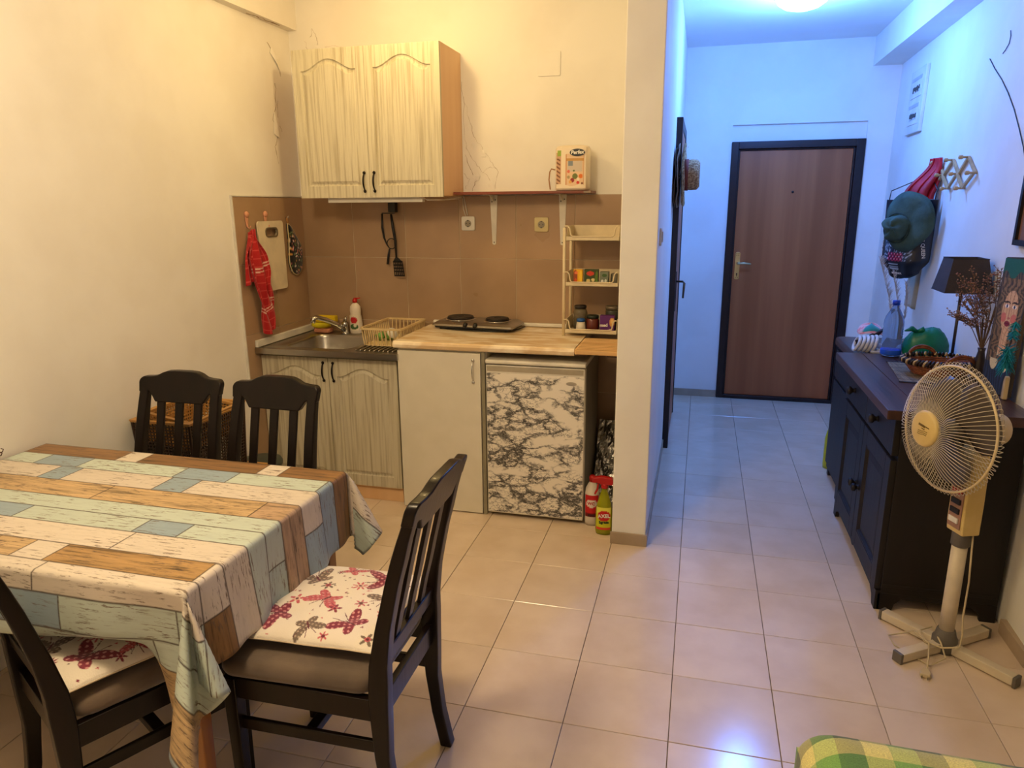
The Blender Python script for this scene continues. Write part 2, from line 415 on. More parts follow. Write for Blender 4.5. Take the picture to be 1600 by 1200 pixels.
# wall cabinet
t = thing('wall_cabinet', 'whitewashed oak wall cabinet with two arched doors above the sink', 'cabinet', loc=(-1.73, .23, 1.672))
MB().box(-2.145, -1.315, .078, K-.001, 1.672, 2.425).build('body', beech, t, bevel=.001)
for a, b, nm in [(-2.146, -1.7305, 'door'), (-1.7285, -1.314, 'door')]:
    d = panel_door(nm, t, a, b, 1.666, 2.423, .057, oakw, rise=.055)
    bow_handle(d, (b-.028) if a < -2 else (a+.028), 1.700, 1.795, .057)
# sink cabinet
t = thing('sink_cabinet', 'whitewashed oak base cabinet with two arched doors under the steel sink', 'cabinet', loc=(-1.93, .1, 0))
MB().box(-2.343, -1.525, -.151, .36, .085, .690).box(-2.343,-2.325,-.151,.36,.690,.831).box(-1.543,-1.525,-.151,.36,.690,.831).box(-2.325,-1.543,-.151,-.139,.690,.831).box(-2.325,-1.543,.345,.36,.690,.831).build('body', melam, t)
MB().box(-2.335, -1.528, -.150, -.134, 0, .083).build('plinth', beech, t, bevel=.001)
for a, b in [(-2.343, -1.933), (-1.929, -1.524)]:
    d = panel_door('door', t, a, b, .088, .815, -.171, oakw, rise=.05)
    bow_handle(d, (b-.026) if a < -2 else (a+.030), .690, .790, -.171)
# sink
t = thing('kitchen_sink', 'stainless steel sink top with bowl and ribbed drainer beside the left wall', 'sink', loc=(-1.92, .1, .832))
mb = MB(); X0, X1, Y0, Y1, Z = -2.345, -1.498, -.220, .388, .865
def oring(cx, cy, n=24):
    pts = rrect(-2.235, -1.815, -.135, .275, .08, 5); return pts
ir = oring(0, 0); cxs, cys = -2.025, .07
def toborder(p):
    dx, dy = p[0]-cxs, p[1]-cys; t_ = min(((X1 if dx > 0 else X0)-cxs)/dx if abs(dx) > 1e-6 else 9, ((Y1 if dy > 0 else Y0)-cys)/dy if abs(dy) > 1e-6 else 9)
    return (cxs+dx*t_, cys+dy*t_)
def shrink(pts, s_, z): return [(cxs+(a-cxs)*s_, cys+(b-cys)*s_, z) for a, b in pts]
bo = [toborder(p) for p in ir]
for cxy in [(X1, Y0), (X1, Y1), (X0, Y1), (X0, Y0)]:
    k = min(range(len(bo)), key=lambda i: (bo[i][0]-cxy[0])**2+(bo[i][1]-cxy[1])**2); bo[k] = cxy
rings = [[(a, b, Z-.032) for a, b in bo], [(a, b, Z) for a, b in bo], shrink(bo, .985, Z+.001), shrink(bo, .97, Z-.003), [(a, b, Z-.003) for a, b in ir]]
rings += [shrink(ir, .985, Z-.006), shrink(ir, .965, Z-.02), shrink(ir, .93, Z-.12), shrink(ir, .87, Z-.145), shrink(ir, .5, Z-.15), shrink(ir, .12, Z-.153)]
mb.loft(rings, cap=(False, True)); o = mb.build('basin', steel, t); smooth_angle(o, .8)
mb = MB()
for i in range(9):
    x = -1.765+i*.027; mb.tube([(x, -.16, Z-.001), (x, -.15, Z+.002), (x, .25, Z+.002), (x, .26, Z-.001)], .0045, 6)
mb.build('drainer_ribs', steel, t, smooth=True)
MB().lathe([(.0001,.0),(.03,.0),(.034,.003),(.028,.006),(.0001,.004)], (-2.03,.07,Z-.152), 20).build('drain', chrome, t, smooth=True)
for x in (-2.16,-2.145,-2.13): pass
mb = MB()
for x in (-2.175,-2.155,-2.135): mb.lathe([(.004,0),(.004,.003),(.0001,.003)], (x,-.128,Z-.001), 8)
# splash strip
o = MB().box(XL+.009, XL+.03, -.215, K-.01, .866, .905).build('splash_strip', white, bevel=.004)
tag(o, 'white plastic splash strip along the left wall above the sink', 'strip')
o = MB().box(-1.515, -.67, K-.03, K-.0095, .937, .957).build('splash_strip', white, bevel=.004)
tag(o, 'white plastic splash strip behind the marbled worktop', 'strip')
# tap
t = thing('kitchen_tap', 'chrome mixer tap with a long spout over the sink', 'tap', loc=(-2.075, .325, .866))
MB().lathe([(.028,0),(.026,.008),(.021,.012),(.020,.05),(.022,.06),(.017,.072),(.0001,.076)], (-2.075,.325,.862), 20).build('tap_body', chrome, t, smooth=True)
MB().tube([(-2.075,.315,.885),(-2.10,.27,.925),(-2.14,.20,.965),(-2.165,.15,.985),(-2.175,.13,.978),(-2.178,.122,.955)], [.016,.015,.0145,.0145,.016,.015], 12).build('spout', chrome, t, smooth=True)
MB().tube([(-2.075,.325,.935),(-2.06,.31,.962),(-2.03,.26,.975),(-2.015,.22,.968)], [.010,.009,.007,.008], 10).build('lever', chrome, t, smooth=True)

# worktop
marb = M('beige_marbled_laminate', (252,236,206), .22, 0, (222,192,148), 7, (.8,2.6,1), 0, detail=9, lo=.42, hi=.58, coat=.3)
mb = MB(); prof = [(-.205,.898),(-.21,.904),(-.212,.918),(-.208,.930),(-.200,.935),(.39,.935),(.39,.898)]
mb.prism(prof, -1.522, -.560, 'yz'); o = mb.build('worktop', marb); tag(o, 'beige marbled worktop over the small fridge and ivory cabinet', 'worktop')
# ivory cabinet
t = thing('base_cabinet', 'plain ivory base cabinet between sink cabinet and small fridge', 'cabinet', loc=(-1.27, .05, 0))
MB().box(-1.505, -1.022, -.178, .36, .012, .897).build('body', melam, t, bevel=.001)
d = MB().box(-1.503, -1.047, -.201, -.182, .006, .885).build('door', melam, t, bevel=.002)
MB().box(-1.043, -1.024, -.196, -.179, .0, .897).build('side_panel', M('grey_green_edge', (150,142,120), .5), t, bevel=.001)
bow_handle(d, -1.085, .735, .850, -.201, chrome, .024, .0035, 1.2)
# fridge
t = thing('small_fridge', 'small under-counter fridge with black veined white marble film on its door', 'fridge', loc=(-.76, .05, 0))
fgrey = M('fridge_side_grey', (120,114,104), .45)
fwht = M('fridge_white', (226,220,206), .35)
MB().box(-1.014, -.506, -.150, .30, .03, .835).build('body', fgrey, t, bevel=.006)
mb = MB().prism([(-.206,.838),(-.210,.846),(-.208,.856),(-.200,.860),(.30,.860),(.30,.836)], -1.018, -.502, 'yz'); mb.build('top', fwht, t, bevel=.003)
m_, nt, b = newmat('marble_film'); L = nt.links
tc = N(nt, 'ShaderNodeTexCoord'); mp = N(nt, 'ShaderNodeMapping'); mp.inputs['Rotation'].default_value = (0, .35, 0); mp.inputs['Scale'].default_value = (1, 1, 1.9); L.new(tc.outputs['Object'], mp.inputs[0])
n1 = N(nt, 'ShaderNodeTexNoise', inputs={'Scale': 7.0, 'Detail': 8, 'Roughness': .7}); L.new(mp.outputs[0], n1.inputs['Vector'])
sc1 = N(nt, 'ShaderNodeVectorMath', operation='SCALE'); sc1.inputs['Scale'].default_value = .22; L.new(n1.outputs['Color'], sc1.inputs[0])
ad = N(nt, 'ShaderNodeVectorMath', operation='ADD'); L.new(mp.outputs[0], ad.inputs[0]); L.new(sc1.outputs[0], ad.inputs[1])
v1 = N(nt, 'ShaderNodeTexVoronoi', feature='DISTANCE_TO_EDGE', inputs={'Scale': 9.0}); L.new(ad.outputs[0], v1.inputs['Vector'])
v2 = N(nt, 'ShaderNodeTexVoronoi', feature='DISTANCE_TO_EDGE', inputs={'Scale': 26.0}); L.new(ad.outputs[0], v2.inputs['Vector'])
r1 = ramp(nt, [(.0, .0), (.03, .5), (.15, 1.0)]); L.new(v1.outputs['Distance'], r1.inputs[0])
r2_ = ramp(nt, [(.0, .15), (.05, .8), (.10, 1.0)]); L.new(v2.outputs['Distance'], r2_.inputs[0])
n4 = N(nt, 'ShaderNodeTexNoise', inputs={'Scale': 5.0, 'Detail': 3}); L.new(mp.outputs[0], n4.inputs['Vector'])
r4 = ramp(nt, [(.43, 0.0), (.54, 1.0)]); L.new(n4.outputs['Fac'], r4.inputs[0])
mx = N(nt, 'ShaderNodeMix', data_type='FLOAT'); L.new(r4.outputs[0], mx.inputs[0]); mx.inputs[2].default_value = 1.0; L.new(r2_.outputs[0], mx.inputs[3])
r5 = ramp(nt, [(.38, 0.0), (.51, 1.0)]); L.new(n4.outputs['Fac'], r5.inputs[0])
mx1 = N(nt, 'ShaderNodeMix', data_type='FLOAT'); L.new(r5.outputs[0], mx1.inputs[0]); mx1.inputs[2].default_value = .95; L.new(r1.outputs[0], mx1.inputs[3])
mu = N(nt, 'ShaderNodeMath', operation='MULTIPLY'); L.new(mx.outputs[0], mu.inputs[0]); L.new(mx1.outputs[0], mu.inputs[1])
r6 = ramp(nt, [(0, lin((28,28,30))), (.5, lin((120,116,112))), (.92, lin((240,233,220)))]); L.new(mu.outputs[0], r6.inputs[0]); L.new(r6.outputs[0], b.inputs['Base Color'])
b.inputs['Roughness'].default_value = .35
marblef = m_
d = MB().box(-1.016, -.504, -.205, -.156, .022, .832).build('door', fwht, t, bevel=.006)
MB().box(-1.012, -.508, -.2062, -.2050, .030, .792).build('marble_film', marblef, d)
MB().prism([(-.2052,.800),(-.2052,.828),(-.190,.828),(-.190,.800)], -1.010, -.512, 'yz').build('door_grip', M('fridge_grip_grey', (178,168,148), .4), d)
bd = MB().lathe([(.026,0),(.026,.0015),(.0001,.0015)], (-.570,-.2062,.757), 24, 'y', 1, .45).mat4(Matrix.Identity(4))
bd = MB(); ring = [(-.572+.027*math.cos(a), .755+.010*math.sin(a)) for a in [2*PI*i/24 for i in range(24)]]
bd.prism(ring, -.2078, -.2062, 'xz').build('badge', M('badge_silver', (205,198,184), .3, .6), d)
for x in (-.99, -.53): MB().lathe([(.014,0),(.014,.02),(.010,.03),(.0001,.03)], (x,-.12,0), 12).build('foot', black, t)
for x in (-.99, -.53): MB().lathe([(.014,0),(.014,.02),(.010,.03),(.0001,.03)], (x,.26,0), 12).build('foot', black, t)

# bamboo board bridging the gap
bamb = wood('bamboo_board', (240,204,150), (216,172,114), .45, 'x', 26, bump=.1, st=.05)
t = thing('bamboo_board', 'bamboo chopping board bridging the gap between worktop and pillar', 'board', loc=(-.447,-.1,.905))
mb = MB().prism(rrect(-.556, -.338, -.235, .10, .012), .912, .934, 'xy')
mb.build('board', bamb, t, bevel=.003)
mb = MB()
for i in range(9): mb.box(-.545, -.352, -.215+i*.035, -.212+i*.035, .9335, .9348)
mb.build('groove_lines', M('burnt_bamboo', (150,104,58), .6), t)
MB().box(-.556, -.50, -.20, .05, .898, .9118).box(-.40, -.338, -.20, .05, .898, .9118).build('cleat', wood('cleat_wood', (96,68,44), (70,50,34)), t)
# back of gap : dark board and foil panel
foil = M('aluminium_foil', (200,198,194), .25, 1.0, bump=1.0, bscale=35, col2=(150,146,140), scale=25)
mb = MB(); us = [i/10 for i in range(11)]; vs_ = [i/24 for i in range(25)]
mb.grid(lambda u, v: (-.49+.145*u, .02+.26*v+.008*math.sin(9*u+14*v)+random.uniform(-.004,.004), .012+.42*v), us, vs_)
o = mb.build('foil_panel', foil, solid=.004); tag(o, 'crinkled silver foil panel leaning in the gap beside the fridge', 'panel')
# cleaning bottles
redp = M('red_plastic', (186,26,24), .35)
wbot = M('white_bottle_plastic', (226,214,198), .35)
def bottle(name, label, c, prof, m, n=20, sx=1, sy=1, cat='bottle', group=None):
    t = thing(name, label, cat, group, loc=c)
    MB().lathe(prof, c, n, 'z', sx, sy).build('bottle_body', m, t, smooth=True); return t
def lab(parent, c, r, z0, z1, a0, a1, col, fn=None, sx=1, sy=1, nu=16, nv=16, name='label_print'):
    mb = MB(); us = [a0+(a1-a0)*i/nu for i in range(nu+1)]; vs2 = [z0+(z1-z0)*i/nv for i in range(nv+1)]
    mb.grid(lambda a, z: (c[0]+(r+.0008)*math.cos(a)*sx, c[1]+(r+.0008)*math.sin(a)*sy, c[2]+z), us, vs2)
    o = mb.build(name, PM, parent, fix=False)
    U, V = np.meshgrid(np.linspace(0, 1, nu+1), np.linspace(0, 1, nv+1)); cols = np.zeros((U.size, 3)); cols[:] = lin(col)
    if fn: cols = fn(U.ravel(), V.ravel(), cols)
    return paint(o, cols)
c = (-.460, -.175, 0)
t = bottle('cleaner_bottle', 'white cleaner bottle with red cap and red label beside the fridge', c,
    [(.001,0),(.036,.001),(.038,.02),(.038,.17),(.034,.20),(.022,.225),(.015,.235),(.015,.24)], wbot, sx=1, sy=.8)
MB().lathe([(.017,.238),(.017,.262),(.013,.27),(.0001,.27)], c, 16).build('cap', redp, t, smooth=True)
def lf(U, V, cols):
    e = ((U-.5)/.38)**2+((V-.62)/.18)**2 < 1; cols[e] = lin((236,224,214)); cols[(V < .2)] = lin((120,20,26)); return cols
lab(t, c, .038, .05, .17, -2.6, -.5, (200,30,34), lf, 1, .8, 20, 20)
text('WC', 'lettering', redp, t, frame((c[0],c[1]-.0325,c[2]+.125), (1,0,0), (0,0,1)), .022, bold=.0006)
text('SOAP', 'lettering', M('label_dark', (40,20,24), .5), t, frame((c[0],c[1]-.0325,c[2]+.060), (1,0,0), (0,0,1)), .014, bold=.0006)
c = (-.386, -.268, 0)
yg = M('yellow_green_liquid_plastic', (176,178,24), .2, trans=.35, col2=(160,164,18))
t = bottle('spray_bottle', 'yellow-green spray cleaner bottle with red trigger beside the pillar', c,
    [(.001,0),(.040,.001),(.043,.02),(.042,.12),(.036,.16),(.020,.215),(.014,.235),(.014,.25)], yg, sx=1, sy=.7)
mb = MB().lathe([(.018,.245),(.018,.262),(.014,.27),(.0001,.27)], c, 16)
mb.prism([(c[0]-.062,.272),(c[0]-.060,.296),(c[0]-.02,.306),(c[0]+.035,.302),(c[0]+.045,.285),(c[0]+.04,.266),(c[0]-.012,.262),(c[0]-.03,.272)], c[1]-.014, c[1]+.014, 'xz')
mb.prism([(c[0]-.035,.27),(c[0]-.027,.27),(c[0]-.030,.235),(c[0]-.045,.205),(c[0]-.052,.21),(c[0]-.040,.238)], c[1]-.008, c[1]+.008, 'xz')
mb.build('trigger_head', redp, t, bevel=.003)
def lf(U, V, cols):
    cols[V > .72] = lin((232,226,90)); e = ((U-.55)/.42)**2+((V-.62)/.24)**2 < 1; cols[e] = lin((196,24,30)); cols[V < .12] = lin((214,60,40)); return cols
lab(t, c, .043, .03, .15, -2.5, -.6, (206,205,40), lf, 1, .7, 24, 24)
wlet = M('white_lettering', (240,236,226), .5)
text('AXEL', 'lettering', wlet, t, frame((c[0]+.004,c[1]-.0315,.105), (1,0,.12), (0,0,1)), .026, bold=.0008)
text('Sgrass', 'lettering', M('green_lettering', (30,60,30), .5), t, frame((c[0]+.004,c[1]-.0315,.072), (1,0,.12), (0,0,1)), .020, bold=.0008)

# shelf, brackets
t = thing('wall_shelf', 'thin reddish-brown wall shelf on two white brackets right of the cabinet', 'shelf', loc=(-.93,.3,1.68))
rsh = wood('reddish_shelf', (128,62,40), (106,48,30), .4, 'x')
MB().box(-1.312, -.555, .215, K-.001, 1.678, 1.692).build('board', rsh, t, bevel=.001)
wmet = M('white_metal', (222,216,202), .4)
for x in (-1.133, -.737):
    mb = MB().prism([(x-.022,1.677),(x+.022,1.677),(x+.011,1.405),(x,1.40),(x-.011,1.405)], K-.012, K-.0085, 'xz')
    mb.box(x-.018, x+.018, .24, K-.009, 1.674, 1.6775)
    mb.prism([(K-.012,1.64),(K-.012,1.674),(.30,1.674)], x-.002, x+.002, 'yz')
    b_ = mb.build('bracket', wmet, t, bevel=.001)
    for dx, z in ((-.010,1.64),(.010,1.65),(0,1.415)): MB().prism([(x+dx+.0035*math.cos(a), z+.0035*math.sin(a)) for a in [i*PI/4 for i in range(8)]], K-.0135, K-.012, 'xz').build('screw', black, b_)
# kitchen roll pack
t = thing('paper_towel_pack', 'plastic-wrapped pack of kitchen paper rolls standing on the wall shelf', 'paper towels', loc=(-.66,.29,1.692))
wrap = M('printed_wrap_white', (238,222,196), .3, coat=.3)
def packring(z, s_=1):
    pts = []
    for i in range(48):
        a = 2*PI*i/48; cx = .045 if math.cos(a) > 0 else -.045
        x = cx*s_+.046*s_*math.copysign(abs(math.cos(a))**.75, math.cos(a)); y = .062*s_*math.copysign(abs(math.sin(a))**.75, math.sin(a))
        pts.append((-.665+x, .292+y, z))
    return pts
mb = MB().loft([packring(1.6925,.6), packring(1.694,.93), packring(1.700,1), packring(1.80,1.01), packring(1.905,1), packring(1.917,.92), packring(1.922,.6)])
mb.build('wrap', wrap, t, smooth=True)
def packprint(nu=70, nv=90):
    mb = MB(); us = [-.078+.156*i/nu for i in range(nu+1)]; vs2 = [1.705+.200*i/nv for i in range(nv+1)]
    mb.grid(lambda u, v: (-.665+u, .2284+.0065*max(0, (abs(u)-.045)/.033)**2, v), us, vs2)
    o = mb.build('front_print', PM, t, fix=False)
    U, V = [a.ravel() for a in np.meshgrid(np.linspace(0,1,nu+1), np.linspace(0,1,nv+1))]
    cols = np.zeros((U.size,3)); cols[:] = lin((238,222,196))
    inner = (U > .33) & (U < .93) & (V > .08+.03*np.sin(U*9)) & (V < .86)
    cols[inner] = lin((228,196,160))
    gl = (U > .38) & (U < .88) & (V > .42) & (V < .68); cols[gl] = lin((205,190,176))
    gl = (U > .40) & (U < .56) & (V > .56) & (V < .70); cols[gl] = lin((128,138,150))
    gl = (U > .34) & (U < .92) & (V > .68) & (V < .75); cols[gl] = lin((196,150,84))
    for cx, cy, r, k in [(.55,.20,.07,(150,40,46)),(.48,.16,.05,(226,170,90)),(.74,.14,.05,(204,52,40)),(.83,.30,.07,(226,120,40)),(.64,.30,.09,(110,120,60)),(.88,.12,.035,(120,60,40)),(.42,.42,.05,(220,110,90)),(.75,.22,.05,(240,225,200)),(.42,.28,.05,(170,150,110)),(.60,.44,.03,(90,110,60))]:
        cols[((U-cx)/r)**2+((V-cy)/(r*.8))**2 < 1] = lin(k)
    ed = (abs(U-.335) < .012) | (abs(U-.93) < .012); cols[ed & (V > .08) & (V < .85)] = lin((196,120,60))
    cols[(U < .16) & (V > .1) & (V < .9)] = lin((200,160,130))
    m1 = (U < .13) & (V > .1) & (V < .75) & (np.sin(V*60+U*30) > .2); cols[m1] = lin((120,78,56))
    cols[(U < .17) & (U > .03) & (V > .80) & (V < .95)] = lin((150,176,70))
    paint(o, cols)
packprint()
ov = [(-.632+.040*math.cos(a), 1.883+.019*math.sin(a)) for a in [2*PI*i/28 for i in range(28)]]
MB().prism(ov, .2262, .2282, 'xz').build('logo_oval', M('logo_black', (24,28,30), .4), t)
text('Perfex', 'lettering', wlet, t, frame((-.632,.2256,1.884), (1,0,.03), (0,0,1)), .026, bold=.0008, shear=.15)
MB().box(-.592,-.556,.20,.214,1.680,1.690).build('shelf_edge_clip', M('clear_grey_clip',(150,130,110),.4), bpy.data.objects['wall_shelf'])
MB().tube([(-.755,.27,1.80),(-.775,.26,1.805),(-.785,.265,1.79),(-.79,.27,1.75),(-.785,.28,1.70)], .0035, 6).build('tag_tail', M('brown_tag',(176,128,84),.6), t)

# under-cabinet light
t = thing('under_cabinet_light', 'white strip light fixed under the wall cabinet', 'lamp', loc=(-1.72,.12,1.672))
MB().box(-2.005, -1.445, .09, .13, 1.640, 1.671).build('housing', white, t, bevel=.003)
MB().tube([(-1.445,.11,1.657),(-1.40,.13,1.655),(-1.36,.2,1.652),(-1.325,.30,1.665),(-1.31,K-.012,1.670),(-1.30,K-.014,1.62),(-1.288,K-.016,1.565)], .0028, 6).build('cable', white, t, smooth=True)
MB().tube([(-1.445,.10,1.664),(-1.42,.10,1.650),(-1.38,.13,1.648),(-1.33,.25,1.655),(-1.315,K-.016,1.66),(-1.312,K-.016,1.60),(-1.298,K-.018,1.56)], .0022, 6).build('cable', white, t, smooth=True)
# sockets
def socket(x, z, label, m, w_=.040):
    t = thing('wall_socket', label, 'socket', 'round-pin sockets on the splashback', loc=(x,K-.008,z))
    MB().prism(rrect(x-w_, x+w_, z-w_, z+w_, .010), K-.019, K-.0085, 'xz').build('cover', m, t, bevel=.003)
    rg = MB().lathe([(.021,K-.021),(.021,K-.019),(.019,K-.0185),(.018,K-.0215)], (x,0,z), 24, 'y')
    MB().lathe([(.0195,K-.0195),(.0195,K-.0205),(.0001,K-.0205)], (x,0,z), 24, 'y').build('outlet', M('outlet_grey_well', (150,140,122), .5), t)
    mb = MB()
    for dx in (-.0095,.0095): mb.lathe([(.0028,K-.0205),(.0028,K-.0213),(.0001,K-.0213)], (x+dx,0,z), 10, 'y')
    for dz in (-.017,.017): mb.box(x-.003,x+.003,K-.0225,K-.0203,z+dz-.003,z+dz+.003)
    mb.build('pin_holes', black, t)
socket(-1.286, 1.520, 'white wall socket with a cable running into it from above', white)
socket(-.856, 1.514, 'cream wall socket with rounded corners between the two shelf brackets', M('cream_socket', (220,204,150), .4))

# utensils under the cabinet
t = thing('utensil_hook', 'black hook block fixed under the strip light', 'hook', loc=(-1.745,.36,1.61))
MB().box(-1.765,-1.720,K-.05,K-.009,1.585,1.640).build('block', black, t, bevel=.003)
MB().box(-1.80,-1.72,K-.062,K-.050,1.577,1.583).build('hook_bar', black, t, bevel=.001)
t = thing('spatula', 'black slotted spatula hanging from the hook block', 'spatula', loc=(-1.735,.345,1.57))
MB().tube([(-1.742,K-.060,1.575),(-1.733,K-.062,1.50),(-1.727,K-.050,1.42),(-1.728,K-.045,1.31)], [.007,.009,.008,.005], 8).build('handle', black, t, smooth=True)
mb = MB(); x0, z0 = -1.722, 1.215
for k in range(6): xx = -.026+k*.0104; mb.prism([(x0+xx-.0025+.004,1.30),(x0+xx+.0025+.004,1.30),(x0+xx*1.15+.0028+.012,1.215),(x0+xx*1.15-.0028+.012,1.215)], K-.052, K-.048, 'xz')
for z in (1.300,1.281,1.262,1.243,1.219):
    s_ = .030+(1.30-z)*.04; sh = (1.30-z)*.1+.004; mb.prism([(x0-s_+sh,z-.004),(x0+s_+sh,z-.004),(x0+s_+sh,z+.004),(x0-s_+sh,z+.004)], K-.052, K-.048, 'xz')
mb.prism([(x0-.026,1.30),(x0+.034,1.30),(x0+.006,1.325),(x0-.010,1.325)], K-.052, K-.047, 'xz')
mb.build('blade', black, t)
t = thing('sieve', 'small black-rimmed sieve hanging beside the spatula', 'sieve', loc=(-1.76,.345,1.57))
MB().tube([(-1.800,K-.056,1.578),(-1.806,K-.050,1.50),(-1.800,K-.046,1.44),(-1.785,K-.044,1.40),(-1.775,K-.044,1.385)], [.005,.007,.006,.004,.003], 8).build('handle', black, t, smooth=True)
MB().tube([(-1.755+.028*math.cos(a),K-.044,1.405+.030*math.sin(a)) for a in [2*PI*i/24 for i in range(24)]], .0028, 6, True).build('rim', black, t, smooth=True)
mb = MB()
for i in range(-4,5):
    d = i*.006; h = math.sqrt(.028**2-d*d); mb.tube([(-1.755+d,K-.042,1.405-h),(-1.755+d,K-.034,1.405),(-1.755+d,K-.042,1.405+h)], .0004, 3); mb.tube([(-1.755-h,K-.042,1.405+d),(-1.755,K-.034,1.405+d),(-1.755+h,K-.042,1.405+d)], .0004, 3)
mb.build('mesh', steel, t, kind='stuff')
MB().tube([(-1.768,K-.046,1.375),(-1.776,K-.046,1.34),(-1.785,K-.044,1.285)], [.005,.007,.008], 8).build('hook_tail', black, t, smooth=True)

# left wall: hooks, towel, board, mitt
pinkh = M('pink_hook', (222,160,128), .5)
def whook(y, z, label):
    t = thing('wall_hook', label, 'hook', 'hooks on the tiled left wall', loc=(XL+.009,y,z))
    mb = MB().prism([(y-.014,z+.02),(y+.014,z+.02),(y+.010,z-.03),(y+.004,z-.05),(y-.004,z-.05),(y-.010,z-.03)], XL+.009, XL+.015, 'yz')
    mb.build('plate', pinkh, t, bevel=.003)
    MB().lathe([(.0001,-.006),(.015,-.003),(.017,.003),(.013,.008),(.0001,.009)], (XL+.013,y,z+.018), 14, 'x').build('head', pinkh, t, smooth=True)
    MB().tube([(XL+.014,y,z-.03),(XL+.016,y,z-.05),(XL+.028,y,z-.056),(XL+.034,y,z-.042)], .003, 6).build('prong', pinkh, t, smooth=True)
whook(-.185, 1.565, 'pink pig-shaped hook holding the red towel'); whook(-.012, 1.565, 'pink pig-shaped hook holding the cutting board')
o = MB().tube([(XL+.009,.195,1.56),(XL+.025,.195,1.558),(XL+.03,.195,1.568)], .003, 6).build('nail', steel, smooth=True); tag(o, 'small metal nail holding the oven mitt', 'nail')
t = thing('cutting_board', 'white cutting board with grey grip hole hanging on the tiled left wall', 'cutting board', loc=(XL+.03,.03,1.16))
def brd(x, y, z): return (x+.0*z, y, z)
out = rrect(-.115, .130, 1.160, 1.545, .018, 5); hole = rrect(-.045, .062, 1.463, 1.503, .018, 5)
rg = []
for dx in (.020, .028): rg.append(dx)
mb = MB(); n = len(out)
def R3(pts, x): return [(XL+x, a, b) for a, b in pts]
mb.loft([R3(hole,.020), R3(out,.020), R3(out,.030), R3(hole,.030), R3(hole,.020)], cap=(False, False)); mb.build('panel', M('white_polythene', (226,212,182), .4), t)
MB().loft([R3(rrect(-.052,.069,1.456,1.510,.022,5),.0305), R3(rrect(-.052,.069,1.456,1.510,.022,5),.034), R3(hole,.034), R3(hole,.0195)], cap=(False,False)).build('grip', M('grey_rubber', (110,96,76), .6), t)
# towel
t = thing('kitchen_towel', 'red checked kitchen towel hanging in folds from the leftmost hook', 'towel', loc=(XL+.04,-.15,1.5))
nu, nv = 60, 130
def towel(u, v):   # v from 0 (top) to 1 (bottom); u 0..1 around the folds
    z = 1.525-.02-.545*v-.03*math.sin(u*5)*v
    spread = .018+.14*sstep(0,.3,v)-.055*sstep(.42,.62,v)+.0*v
    spread *= 1-.25*sstep(.85,1,v)
    cy = -.185+.045*sstep(.1,.5,v)+.03*sstep(.5,.9,v)
    y = cy+(u-.5)*spread*1.15+.008*math.sin(17*u+3*v)
    x = XL+.042+.014*math.sin(13*u+2.5*math.sin(4*v))*min(1,v*4)+.012*math.sin(PI*u)
    if v < .05: z = 1.505+.0*u
    z += -.05*abs(u-.35)*sstep(.8,1,v)
    return (x, y, z)
us = [i/nu for i in range(nu+1)]; vs_ = [i/nv for i in range(nv+1)]
o = MB().grid(towel, us, vs_).build('cloth', PMF, t, smooth=True, solid=.002, fix=False)
U, V = [a.ravel() for a in np.meshgrid(us, vs_)]
cols = np.zeros((U.size,3)); cols[:] = lin((176,16,22))
g = (np.abs(np.mod(U*7,1)-.5) < .05) | (np.abs(np.mod(V*13,1)-.5) < .06); cols[g] = lin((206,70,66))
for k in (.38,.41,.78,.81): cols[np.abs(V-k+.05*U) < .006] = lin((232,190,170))
paint(o, cols)
def towel2(u, v):
    z = 1.50-.27*v-.02*u; y = -.20-.055*sstep(0,.5,v)*(.3+u)+.02*(1-u)*v; x = XL+.034+.012*math.sin(8*u+2*v)
    return (x, y-.0, z)
o = MB().grid(towel2, [i/20 for i in range(21)], [i/40 for i in range(41)]).build('cloth_corner', PMF, t, smooth=True, solid=.002, fix=False)
U, V = [a.ravel() for a in np.meshgrid(np.linspace(0,1,21), np.linspace(0,1,41))]; cols = np.zeros((U.size,3)); cols[:] = lin((170,16,22))
cols[np.abs(np.mod(V*7,1)-.5) < .07] = lin((210,80,74)); paint(o, cols)
# mitt
t = thing('oven_mitt', 'black oven mitt patterned with pink and white bits hanging near the corner', 'oven mitt', loc=(XL+.03,.27,1.24))
ol = [(.200,1.525),(.235,1.50),(.285,1.44),(.318,1.40),(.325,1.355),(.322,1.30),(.305,1.25),(.27,1.225),(.235,1.228),(.205,1.25),(.185,1.30),(.188,1.36),(.195,1.44),(.193,1.50)]
def resample(ol, n):
    P = [Vector((a, b, 0)) for a, b in ol]; m2 = len(P); out = []
    for i in range(m2):
        for k in range(n):
            t_ = k/n; p0, p1, p2, p3 = P[i-1], P[i], P[(i+1) % m2], P[(i+2) % m2]
            q = .5*((2*p1)+(-p0+p2)*t_+(2*p0-5*p1+4*p2-p3)*t_*t_+(-p0+3*p1-3*p2+p3)*t_**3); out.append((q.x, q.y))
    return out
ols = resample(ol, 6); cy_, cz_ = .258, 1.34; nr = 26
